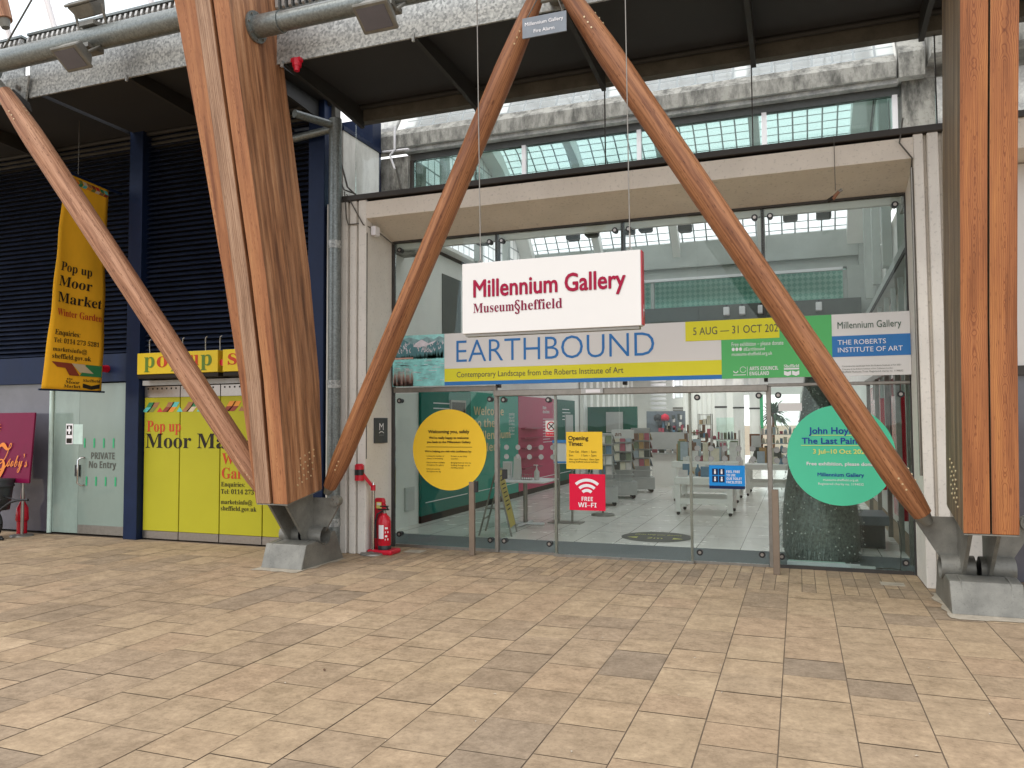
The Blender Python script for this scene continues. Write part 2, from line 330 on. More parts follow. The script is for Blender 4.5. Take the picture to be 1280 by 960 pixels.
M['pinkdk'] = pm('raspberry_shelf', '9a3451', .5)
M['cream'] = pm('cream_cutout_letters', 'd8c79a', .6)
M['plaque'] = pm('slate_plaque', '34383b', .45)
M['dotgrey'] = pm('frosted_dot', '868885', .5)
M['signgrey'] = pm('grey_sign_face', '6f7780', .5)
M['oak'] = pm('brown_wood', '7d5237', .6, 0, .2, 12)
M['rackgrey'] = pm('pale_grey_rack', 'b4b5b3', .5, 0, .05)
M['cablegrey'] = pm('grey_cable', '55524c', .6)
M['tinsel'] = pm('charcoal_tinsel', '7d837f', .35, .15, .5, 30)
M['foliage'] = pm('garden_foliage', '3c5c38', .6, 0, .4, 8)
M['exitgreen'] = pm('exit_sign_green', '1f9a63', .4)
M['beigepost'] = pm('bronze_anodised_post', '87796b', .38, .6, .08, 8)
GOODS = [pm('goods_%s' % c, c, .5, 0, .1, 12) for c in ('b0596a', '5d7f96', 'd7cfba', '40453f', 'b99461', '77836a', 'd9d7d2', '7a5a48', 'a9b5bd', 'cfc8c4')]
TRI = {k: pm('pattern_%s' % k, k, .6, 0, .05) for k in ('8a3a26', 'c3342a', '2f7d4d', '5bb9b0', 'd98a2c', '7a7f3a', 'c9b79a', '9c6b45')}

for k_ in ('crimson', 'crimson2', 'blue', 'yelprint', 'greenprint', 'greytext', 'greentext', 'ink', 'bluetext', 'paleyel', 'red', 'bluesign', 'navyprint', 'limeyellow', 'signyellow', 'yellow', 'mint', 'fabric', 'olive', 'rust', 'maroon', 'orangetext', 'dkgreen', 'dkteal', 'teal', 'pink', 'paving', 'navy'):
    M[k_].node_tree.nodes['Principled BSDF'].inputs['Specular IOR Level'].default_value = .18
# ------------------------------------------------------------------ mesh builder
def V(*a): return Vector(a)
class MB:
    def __init__(s): s.v = []; s.f = []; s.fm = []; s.fs = []; s.mats = []; s.g = {}
    def mi(s, m):
        if m not in s.mats: s.mats.append(m)
        return s.mats.index(m)
    def add(s, pts, faces, m, smooth=False, grain=None):
        o = len(s.v); s.v += [Vector(p) for p in pts]; k = s.mi(m)
        if grain:
            for i, gr in enumerate(grain): s.g[o+i] = gr
        for f in faces: s.f.append([o+i for i in f]); s.fm.append(k); s.fs.append(smooth)
    def hexa(s, p, m, grain=None):
        s.add(p, [(0, 3, 2, 1), (4, 5, 6, 7), (0, 1, 5, 4), (1, 2, 6, 5), (2, 3, 7, 6), (3, 0, 4, 7)], m, False, grain)
    def box(s, m, x0, x1, y0, y1, z0, z1, grain=None):
        s.hexa([(x0, y0, z0), (x1, y0, z0), (x1, y1, z0), (x0, y1, z0), (x0, y0, z1), (x1, y0, z1), (x1, y1, z1), (x0, y1, z1)], m)
    def quad(s, m, *p): s.add(p, [tuple(range(len(p)))], m)
    def prism(s, m, pts, vec, smooth=False):
        n = len(pts); v = Vector(vec)
        a = [Vector(p) for p in pts]
        s.add(a+[p+v for p in a], [tuple(range(n-1, -1, -1)), tuple(range(n, 2*n))]+[(i, (i+1) % n, n+(i+1) % n, n+i) for i in range(n)], m, smooth)
    def frame_(s, d):
        d = d.normalized(); a = Vector((0, 0, 1)) if abs(d.z) < .9 else Vector((1, 0, 0))
        u = d.cross(a).normalized(); return u, d.cross(u).normalized()
    def tube(s, m, pts, r, n=12, caps=True, grain=False):
        pts = [Vector(p) for p in pts]; rs = r if isinstance(r, (list, tuple)) else [r]*len(pts)
        vs = []; gr = []; acc = 0; u = None
        for i, p in enumerate(pts):
            d = (pts[min(i+1, len(pts)-1)]-pts[max(i-1, 0)]).normalized()
            if u is None: u, w = s.frame_(d)
            else:
                u = (u-d*u.dot(d)).normalized(); w = d.cross(u)
            if i: acc += (p-pts[i-1]).length
            for k in range(n):
                a = 2*math.pi*k/n; e = u*math.cos(a)+w*math.sin(a); vs.append(p+e*rs[i]); gr.append((math.cos(a)*.13, math.sin(a)*.13, acc))
        fs = [(i*n+k, i*n+(k+1) % n, (i+1)*n+(k+1) % n, (i+1)*n+k) for i in range(len(pts)-1) for k in range(n)]
        s.add(vs, fs, m, True, gr if grain else None)
        if caps:
            o = len(vs)
            s.add(vs[:n], [tuple(range(n-1, -1, -1))], m, False, gr[:n] if grain else None); s.add(vs[-n:], [tuple(range(n))], m, False, gr[-n:] if grain else None)
    def cyl(s, m, p0, p1, r, r1=None, n=20): s.tube(m, [p0, p1], [r, r if r1 is None else r1], n)
    def lathe(s, m, c, prof, n=24, axis='Z'):
        vs = []
        for (r, z) in prof:
            for k in range(n):
                a = 2*math.pi*k/n; vs.append((c[0]+r*math.cos(a), c[1]+r*math.sin(a), c[2]+z))
        fs = [(i*n+k, i*n+(k+1) % n, (i+1)*n+(k+1) % n, (i+1)*n+k) for i in range(len(prof)-1) for k in range(n)]
        s.add(vs, fs, m, True)
    def ring(s, m, c, u, v, r0, r1, a0=0, a1=2*math.pi, n=32, n_=None, t=.002):
        u, v = Vector(u), Vector(v); nn = u.cross(v); c = Vector(c); vs = []
        for k in range(n+1):
            a = a0+(a1-a0)*k/n; e = u*math.cos(a)+v*math.sin(a); vs += [c+e*r0, c+e*r1]
        s.add(vs, [(2*k, 2*k+1, 2*k+3, 2*k+2) for k in range(n)], m)
    def discf(s, m, c, u, v, r, n=48, t=0):
        u, v, c = Vector(u), Vector(v), Vector(c)
        ps = [c+(u*math.cos(2*math.pi*k/n)+v*math.sin(2*math.pi*k/n))*r for k in range(n)]
        if t: s.prism(m, ps, -u.cross(v)*t)
        else: s.quad(m, *ps)
    def rect(s, m, o, u, v, u0, u1, v0, v1, off=0):
        o, u, v = Vector(o), Vector(u), Vector(v); n = u.cross(v)*off
        s.quad(m, o+u*u0+v*v0+n, o+u*u1+v*v0+n, o+u*u1+v*v1+n, o+u*u0+v*v1+n)
    def text(s, m, txt, o, u=(1, 0, 0), v=(0, 0, 1), w=None, h=None, align='L', off=.004, style='', thin=0, fat=.035):
        if style == 'fat':
            d = (h if h else w*.12)*fat
            for k, (a, c) in enumerate(((0, 0), (d, 0), (-d, 0), (0, d), (0, -d), (.7*d, .7*d), (-.7*d, .7*d), (.7*d, -.7*d), (-.7*d, -.7*d))):
                s.text(m, txt, Vector(o)+Vector(u)*a+Vector(v)*c, u, v, w, h, align, off+k*.00025, '')
            return
        vs, fs = glyphs(txt, style, thin)
        if not vs: return
        x0 = min(p[0] for p in vs); x1 = max(p[0] for p in vs); y1 = max(p[1] for p in vs)
        if w is None: k = h/y1; kx = k
        else: kx = w/(x1-x0); k = kx if h is None else h/y1
        W = (x1-x0)*kx; sh = {'L': 0, 'C': -W/2, 'R': -W}[align]
        o, u, v = Vector(o), Vector(u), Vector(v); n = u.cross(v).normalized()*off
        s.add([o+n+u*((p[0]-x0)*kx+sh)+v*(p[1]*k) for p in vs], fs, m)
    def build(s, name, parent=None, bevel=0, seg=1):
        me = bpy.data.meshes.new(name)
        off = OFF.get(parent.name, Vector()) if parent else Vector()
        me.from_pydata([tuple(p-off) for p in s.v], [], s.f)
        for m in s.mats: me.materials.append(m)
        me.polygons.foreach_set('material_index', s.fm); me.polygons.foreach_set('use_smooth', s.fs)
        if s.g:
            a = me.attributes.new('grain', 'FLOAT_VECTOR', 'POINT')
            flat = []
            for i in range(len(s.v)): flat += list(s.g.get(i, (s.v[i].x, s.v[i].y, s.v[i].z)))
            a.data.foreach_set('vector', flat)
        me.update()
        o = bpy.data.objects.new(name, me); COL.objects.link(o)
        if parent: o.parent = parent; OFF[o.name] = off
        if bevel:
            b = o.modifiers.new('bevel', 'BEVEL'); b.width = bevel; b.segments = seg; b.limit_method = 'ANGLE'; b.angle_limit = math.radians(40)
        return o
OFF = {}
_G = {}
def styled(t, st):
    if st == '': return t
    A, a, d = {'serif': (0x1D400, 0x1D41A, 0x1D7CE), 'bold': (0x1D5D4, 0x1D5EE, 0x1D7EC), 'script': (0x1D4D0, 0x1D4EA, None)}[st]
    r = ''
    for ch in t:
        if 'A' <= ch <= 'Z': r += chr(A+ord(ch)-65)
        elif 'a' <= ch <= 'z': r += chr(a+ord(ch)-97)
        elif '0' <= ch <= '9' and d: r += chr(d+ord(ch)-48)
        else: r += ch
    return r
def glyphs(t, style='', thin=0):
    key = (t, style, thin)
    if key in _G: return _G[key]
    c = bpy.data.curves.new('lettering', 'FONT'); c.body = styled(t, style); c.size = 1; c.offset = thin; c.resolution_u = 3
    o = bpy.data.objects.new('lettering', c); COL.objects.link(o); bpy.context.view_layer.update()
    m = bpy.data.meshes.new_from_object(o.evaluated_get(bpy.context.evaluated_depsgraph_get()))
    vs = [(p.co.x, p.co.y) for p in m.vertices]; fs = [tuple(p.vertices) for p in m.polygons]
    bpy.data.objects.remove(o); bpy.data.meshes.remove(m); bpy.data.curves.remove(c)
    _G[key] = (vs, fs); return vs, fs
def tag(o, label, cat, group=None, kind=None):
    if label: o['label'] = label
    if cat: o['category'] = cat
    if group: o['group'] = group
    if kind: o['kind'] = kind
    return o
def thing(name, label, cat, loc=(0, 0, 0), group=None):
    o = bpy.data.objects.new(name, None); COL.objects.link(o); o.location = loc; o.empty_display_size = .2
    OFF[o.name] = Vector(loc); return tag(o, label, cat, group)
X_, Y_, Z_ = V(1, 0, 0), V(0, 1, 0), V(0, 0, 1)
def copy_tree(o, parent=None):
    c = o.copy(); COL.objects.link(c); c.parent = parent
    for ch in list(o.children): copy_tree(ch, c)
    return c

# ------------------------------------------------------------------ ground and floors
def build_ground():
    b = MB(); b.quad(M['earthsheet'], (-300, -300, -.03), (300, -300, -.03), (300, 300, -.03), (-300, 300, -.03))
    tag(b.build('ground'), 'broad sheet of ground under the paving and the buildings', 'ground', kind='structure')
    b = MB(); tint = []
    k = M['paving']; j = .0035
    def slab(x0, x1, y0, y1):
        dz = random.uniform(-.0012, .0012); t = random.betavariate(2.2, 2.2)
        b.add([(x0+j, y0+j, dz), (x1-j, y0+j, dz), (x1-j, y1-j, dz), (x0+j, y1-j, dz)], [(0, 1, 2, 3)], k); tint.extend([t]*4)
    w = .383; x = 5.008-w*46
    while x < 5.008+w*14:
        y = -14-random.random()*.5
        lim = -1.25 if x > -.5 and x < 6.9 else -.6
        while y < lim-.05:
            l = random.choice([.32, .38, .42, .46, .52, .58, .66]); y2 = min(y+l, lim)
            if lim-y2 < .14: y2 = lim
            slab(x, x+w, y, y2); y = y2
        if lim < -1:
            n = 3; y = lim
            while y < -.04:
                y2 = min(y+.42, -.01)
                for q in range(n): slab(x+w*q/n, x+w*(q+1)/n, y, y2)
                y = y2
        x += w
    n0 = len(b.v)
    b.box(M['mortar'], -14, 11, -15, 0, -.02, -.0035); tint.extend([.2]*(len(b.v)-n0))
    o = b.build('paving'); a = o.data.attributes.new('tint', 'FLOAT', 'POINT'); a.data.foreach_set('value', tint)
    tag(o, 'worn buff sandstone paving slabs in front of the gallery doors', 'paving', kind='structure')
    b = MB(); b.box(M['tiles'], -.75, 6.35, 1.12, 30, -.02, .002)
    tag(b.build('gallery_floor'), 'pale polished tile floor inside the gallery', 'floor', kind='structure')
    b = MB(); b.box(M['mat'], -.75, 6.35, .02, 1.11, -.02, .001)
    tag(b.build('entrance_mat'), 'grey matting band just inside the glass doors', 'mat')
build_ground()
def litter():
    random.seed(31); b = MB()
    lf = pm('dry_leaf', '5a4230', .8); ch = pm('pale_grit', 'b5aa9a', .8)
    for k in range(150):
        x = random.uniform(-6, 9); y = random.uniform(-8.6, -.8); a = random.random()*6.28; r = random.uniform(.005, .014) if k % 12 else random.uniform(.014, .026)
        m = lf if k % 12 == 0 else ch
        u, v = V(math.cos(a), math.sin(a), 0)*r, V(-math.sin(a), math.cos(a), 0)*r*.45; c = V(x, y, .004)
        b.quad(m, c-u, c-v+V(0, 0, .003), c+u+V(0, 0, .006 if k % 12 == 0 else 0), c+v+V(0, 0, .003))
    tag(b.build('leaf_litter'), 'crumbs of grit and dry leaves scattered over the buff paving', 'litter', kind='stuff')
litter()

# ------------------------------------------------------------------ gallery building
def vault_pts():
    return [(1.16, 6.18), (1.4, 6.55), (1.85, 6.94), (2.5, 7.18), (3.3, 7.3), (4.2, 7.24), (5.0, 7.0), (5.8, 6.52), (6.5, 5.92), (7.0, 5.38)]
def build_gallery():
    g = thing('gallery_building', 'pale concrete gallery with a glass block vault over its recessed entrance', 'building', (3, 3, 0))
    yf = -.7
    for side, xs in ((-1, [(-.42, -.30, 0), (-.30, -.262, .05), (-.262, -.165, 0), (-.165, -.135, .05), (-.135, -.02, 0)]),
                     (1, [(6.285, 6.375, 0), (6.375, 6.41, .05), (6.41, 6.51, 0), (6.51, 6.55, .05), (6.55, 7.0, 0)])):
        b = MB()
        for x0, x1, d in xs: b.box(M['concrete2'] if d == 0 else M['concrete'], x0, x1, yf+d, .0, 0, 4.53)
        b.build('concrete_pier', g, .008)
    b = MB()
    P = [(yf, 4.285), (yf, 4.5), (.06, 4.5), (.06, 4.14), (-.01, 4.12)]
    b.prism(M['concrete'], [(-.02, y, z) for y, z in P], (6.305, 0, 0))
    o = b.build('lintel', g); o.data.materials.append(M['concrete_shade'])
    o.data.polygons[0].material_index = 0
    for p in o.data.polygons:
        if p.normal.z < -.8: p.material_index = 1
    b = MB(); b.box(M['flash'], -.45, 7.05, yf-.03, .4, 4.53, 4.6); b.build('flashing', g, .006)
    # lobby roof and the strip behind it
    b = MB(); b.box(M['stain_light'], -.6, 6.9, .065, 1.195, 4.5, 4.58); b.build('lobby_roof', g)
    # clerestory wall
    yc = 1.2
    b = MB()
    b.box(M['stain'], -.95, -.36, yc-.12, yc+.5, 4.3, 5.72); b.box(M['stain'], 6.42, 7.3, yc-.1, yc+.5, 4.3, 5.8)
    b.box(M['stain_light'], 6.78, 9.5, yc-.2, yc+.5, 4.3, 5.75)
    b.build('clerestory_pier', g)
    b = MB()
    b.prism(M['stain'], [(-1.0, yc-.2, 5.84), (-1.0, yc-.2, 6.03), (-1.0, yc-.06, 6.17), (-1.0, yc+.1, 6.15), (-1.0, yc+.1, 5.84)], (7.35, 0, 0))
    b.prism(M['stain'], [(6.38, yc-.24, 5.8), (6.38, yc-.24, 6.1), (6.38, yc+.05, 6.42), (6.38, yc+.5, 6.45), (6.38, yc+.5, 5.8)], (.28, 0, 0))
    b.prism(M['stain'], [(6.7, yc-.45, 5.95), (6.7, yc-.45, 6.42), (6.7, yc+.5, 6.6), (6.7, yc+.5, 5.95)], (3, 0, 0))
    o = b.build('edge_beam', g); o.data.materials.append(M['stain_light'])
    for p in o.data.polygons:
        if p.normal.z > .3: p.material_index = 1
    b = MB(); b.box(M['stain_light'], -.42, 6.38, yc-.14, yc+.3, 5.775, 5.837); b.build('drip_ledge', g)
    b = MB(); b.box(M['winframe'], -.36, 6.4, yc-.03, yc+.05, 5.67, 5.772)
    for x in (-.34, 1.48, 3.16, 4.8, 6.34): b.box(M['white'] if x > 0 else M['flash'], x-.025, x+.035, yc-.05, yc+.05, 4.62, 5.668)
    b.build('window_frame', g)
    for x0, x1 in ((-.3, 1.45), (1.52, 3.13), (3.2, 4.77), (4.84, 6.31)):
        b = MB(); b.box(M['glass_cler'], x0, x1, yc-.01, yc+.01, 4.6, 5.668); b.build('window_pane', g)
    b = MB(); b.box(M['wallgrey'], -.36, 6.4, yc, yc+.2, 4.48, 4.6); b.build('window_sill', g)
    # vault: skin of glass blocks, ribs
    P = vault_pts(); b = MB(); s = [0]
    for i in range(1, len(P)): s.append(s[-1]+math.dist(P[i], P[i-1]))
    vs = []; gr = []
    for x in (-.45, 6.35):
        for i, (y, z) in enumerate(P): vs.append((x, y, z)); gr.append((x/.245, 0, s[i]/.165))
    n = len(P)
    b.add(vs, [(i, n+i, n+i+1, i+1) for i in range(n-1)], M['block'], True, gr)
    b.build('glass_block_vault', g)
    b = MB()
    for x in (-.6, 1.1, 2.75, 4.45, 6.1):
        w = .15 if 0 < x < 6 else .3
        for i in range(n-1):
            (y0, z0), (y1, z1) = P[i], P[i+1]
            b.hexa([(x, y0, z0-.3), (x+w, y0, z0-.3), (x+w, y1, z1-.3), (x, y1, z1-.3), (x, y0, z0-.02), (x+w, y0, z0-.02), (x+w, y1, z1-.02), (x, y1, z1-.02)], M['wallwhite'])
    b.build('vault_rib', g)
    b = MB()
    for x0, x1 in ((-.95, -.62), (6.42, 6.8)):
        for i in range(n-1):
            (y0, z0), (y1, z1) = P[i], P[i+1]
            b.hexa([(x0, y0, z0-.35), (x1, y0, z0-.35), (x1, y1, z1-.35), (x0, y1, z1-.35), (x0, y0, z0+.05), (x1, y0, z0+.05), (x1, y1, z1+.05), (x0, y1, z1+.05)], M['stain_light'])
    b.build('vault_coping', g)
    b = MB()
    b.prism(M['wallwhite'], [(-.745, 1.5, 4.69), (-.745, 7.0, 4.69), (-.56, 7.0, 4.69), (-.56, 1.5, 4.69)], (0, 0, .06))
    for x in (6.44,):
        b.prism(M['wallwhite'], [(x, y, z-.1) for y, z in P]+[(x, 7.0, 4.75), (x, 1.5, 4.75)], (.06, 0, 0))
    b.build('vault_end_wall', g)
    b = MB(); vs = [(-.58, 1.5, 4.755), (-.58, 6.95, 4.755), (-.58, 6.9, 5.5), (-.58, 5.8, 6.5), (-.58, 4.2, 7.2), (-.58, 2.2, 7.0), (-.58, 1.5, 6.5)]
    b.add(vs, [tuple(range(7))], M['block'], False, [(y/.245, 0, z/.245) for x, y, z in vs]); b.build('glass_block_end', g)
    b = MB()
    for y in (2.6, 4.1, 5.6): b.box(M['ceil'], -.55, -.43, y, y+.16, 4.7, 6.4); b.box(M['ceil'], 6.3, 6.42, y, y+.16, 3.8, 6.2)
    b.build('vault_mullion', g)
    # far wall of the vault
    b = MB(); b.box(M['ceil'], -.75, 6.3, 7.0, 7.5, 4.86, 5.4); b.build('inner_edge_beam', g)
    b = MB(); b.box(M['glass_teal'], -.2, 6.02, 7.2, 7.22, 3.98, 4.66); b.build('inner_clerestory_pane', g)
    b = MB(); b.box(M['ceil'], -.75, 6.3, 7.1, 7.3, 4.662, 4.858); b.box(M['white'], -.2, 6.02, 7.05, 7.15, 4.60, 4.655)
    for x in (-.3, 2.25, 4.6, 6.02): b.box(M['ceil'], x, x+.07, 7.1, 7.19, 3.98, 4.6)
    b.box(M['ceil'], 6.09, 6.6, 7.0, 7.4, 3.5, 4.662); b.box(M['ceil'], 6.305, 6.6, 7.0, 7.4, 4.664, 6.0)
    b.build('inner_clerestory_frame', g)
    b = MB(); b.box(M['ceil_dark'], -.75, 6.3, 6.6, 7.5, 3.55, 3.97); b.build('inner_lower_beam', g)
    # pale wall seen through the teal glass
    b = MB(); b.box(M['lattice'], -.75, 6.3, 7.7, 7.8, 3.9, 4.95); b.build('parapet_wall', g)
    # side walls
    b = MB(); b.box(M['wallwhite'], -1.0, -.75, 0.02, 24, 0, 4.7)
    b.box(M['flash'], -.76, -.735, 2.6, 7, 4.62, 4.68); b.box(M['ceil_dark'], -.75, -.735, 3.1, 3.9, 2.9, 4.3)
    b.box(M['wallgrey'], -.75, -.72, 1.7, 2.0, .25, .62)
    b.build('left_wall', g)
    b = MB(); b.box(M['wallwhite'], 6.6, 6.8, 0.02, 24, 0, 4.8)
    b.hexa([(6.36, .35, 3.66), (6.6, .35, 3.66), (6.6, 7, 3.5), (6.36, 7, 3.5), (6.36, .35, 3.8), (6.6, .35, 3.8), (6.6, 7, 3.64), (6.36, 7, 3.64)], M['ceil'])
    b.hexa([(6.34, .35, 3.6), (6.359, .35, 3.6), (6.359, 7, 3.44), (6.34, 7, 3.44), (6.34, .35, 3.655), (6.359, .35, 3.655), (6.359, 7, 3.495), (6.34, 7, 3.495)], M['ink'])
    for y in (.8, 1.5, 2.3, 3.2, 4.2, 5.4): b.box(M['ceil'], 6.36, 6.42, y, y+.06, 2.0, 3.45)
    for y in (1.2, 2.6, 4.2, 5.9): b.box(M['ceil'], 6.5, 6.58, y, y+.1, 3.9, 5.6)
    b.build('right_wall', g)
    b = MB()
    for y in (.6, 1.6, 2.9, 4.4, 6.0): b.box(M['steel_dull'], 6.3, 6.36, y, y+.07, 0, 2.3)
    b.box(M['steel_dull'], 6.3, 6.36, .3, 6.4, 2.3, 2.38)
    b.build('side_door_frame', g)
    b = MB(); b.box(M['redpaint'], 6.42, 6.55, 4.9, 7.4, .5, 2.25); b.box(M['redpaint'], 6.42, 6.55, 2.3, 3.3, .3, 2.25); b.build('red_wall_panel', g)
    # deep ceiling with roof lights, far wall, shutter, window
    b = MB()
    for y in (7.5, 9.9, 12.3, 14.7, 17.1, 19.5): b.box(M['wallgrey'], -.75, 6.6, y, y+.7, 3.62, 3.8)
    b.box(M['wallgrey'], -.75, .0, 7.5, 22, 3.6, 3.62); b.box(M['wallgrey'], 5.9, 6.6, 7.5, 22, 3.6, 3.62)
    b.build('ceiling_beam', g)
    b = MB()
    z0 = 0
    b.box(M['wallwhite'], -1, .72, 20, 20.3, 0, 4.4); b.box(M['wallwhite'], 2.0, 3.2, 20, 20.3, 0, 4.4); b.box(M['wallwhite'], .72, 2.0, 20, 20.3, 2.18, 2.52)
    b.box(M['wallgrey'], 5.2, 6.6, 20, 20.3, 0, 4.4); b.box(M['wallgrey'], 3.2, 5.2, 20, 20.3, 2.6, 4.4)
    b.build('far_wall', g)
    b = MB(); b.add([(.8, 20.1, 2.52), (1.75, 20.1, 2.52), (1.75, 20.1, 4.3), (.8, 20.1, 4.3)], [(0, 1, 2, 3)], M['block'], False, [(0, 0, 0), (4.9, 0, 0), (4.9, 0, 8), (0, 0, 8)])
    b.build('glass_block_window', g)
    b = MB()
    for i in range(26): b.box(M['steel_dull'], .74, 1.98, 20.02+.012*(i % 2), 20.08, i*.084, i*.084+.08)
    b.build('roller_shutter', g)
    # ribbed white wall pieces and round columns on the way in
    b = MB()
    for k in range(7):
        x = 1.55+k*.16; b.tube(M['wallwhite'], [(x, 17.5, 0), (x, 17.5, 4)], .09, 12)
    b.build('ribbed_wall', g)
    b = MB()
    for k in range(10): b.box(M['wallwhite'], -.72, -.6, 12.2+k*.75, 12.5+k*.75, 0, 4.2)
    for k in range(12): b.box(M['white'], .05, .6, 19.3, 19.36, 2.1+k*.17, 2.2+k*.17)
    b.build('wall_pilaster', g)
    for x, y, r in ((2.95, 14.8, .17), (3.35, 16.5, .17), (3.75, 18.2, .17)):
        b = MB(); b.tube(M['wallwhite'], [(x, y, 0), (x, y, 4)], r, 20); b.cyl(M['ink'], (x, y, 2.05), (x, y, 2.1), r+.01); b.build('column', g)
    # spotlights on the inner beam
    for x in (1.9, 2.15, 3.85, 4.15, 4.5, 5.55):
        b = MB(); b.cyl(M['blackplastic'], (x, 6.5, 3.95), (x, 6.5, 3.9), .02); b.box(M['white'], x-.055, x+.055, 6.42, 6.55, 3.74, 3.9); b.build('spotlight', g, .01)
    for x, y in ((.9, 1.0), (2.2, 1.2), (2.5, 1.1), (3.0, 1.15), (3.25, 1.1), (3.75, 1.3), (5.1, 1.2), (5.5, 1.25)):
        b = MB(); b.box(M['ceil_dark'], x-.09, x+.09, y-.08, y+.08, 4.22, 4.34); b.cyl(M['blackplastic'], (x, y, 4.34), (x, y, 4.5), .02); b.build('ceiling_fitting', g, .02)
    # conduits, junction box and loose cables on the piers
    b = MB(); b.tube(M['cablegrey'], [(-.33, yf-.02, 4.66), (-.3, yf-.02, 4.3), (-.27, yf-.02, 4.22), (-.12, yf-.02, 4.22)], .008, 6); b.build('cable', g)
    b = MB(); b.tube(M['cablegrey'], [(-.3, yf-.02, 4.62), (-.05, yf-.02, 4.2), (.02, -.55, 4.17), (.02, -.05, 4.08)], .008, 6); b.build('cable', g)
    b = MB(); b.tube(M['cablegrey'], [(-.02, -.68, 4.1), (-.02, -.68, 1.2)], .009, 6); b.build('cable', g)
    b = MB(); b.tube(M['cablegrey'], [(-.6, -.5, 5.4), (-.35, -.62, 4.75), (-.2, -.66, 4.62)], .012, 6); b.build('cable', g)
    b = MB(); b.tube(M['cablegrey'], [(-.6, -.5, 5.0), (-.4, -.62, 4.72), (-.2, -.66, 4.63)], .01, 6); b.build('cable', g)
    b = MB(); b.tube(M['cablegrey'], [(6.2, yf-.02, 4.7), (6.16, yf-.02, 4.45), (6.27, yf-.02, 4.28), (6.275, -.6, 4.2)], .008, 6); b.build('cable', g)
    b = MB(); b.tube(M['steel_dull'], [(6.27, -.66, 4.2), (6.27, -.66, 1.1)], .014, 8); b.build('conduit', g)
    b = MB(); b.box(M['white'], .0, .07, -.62, -.5, 4.08, 4.2); b.build('junction_box', g, .006)
    b = MB(); b.tube(M['white'], [(-.52, yc-.24, 6.15), (-.52, yc-.24, 5.8), (-.6, yc-.24, 5.72), (-.52, yc-.24, 5.5)], .018, 8); b.tube(M['white'], [(-.75, yc-.2, 5.8), (-.3, yc-.2, 5.79)], .02, 8)
    b.tube(M['cablegrey'], [(-.52, yc-.2, 5.55), (-.46, yc-.16, 5.2), (-.46, yc-.16, 4.6)], .015, 6); b.build('roof_pipe', g)
    return g
build_gallery()

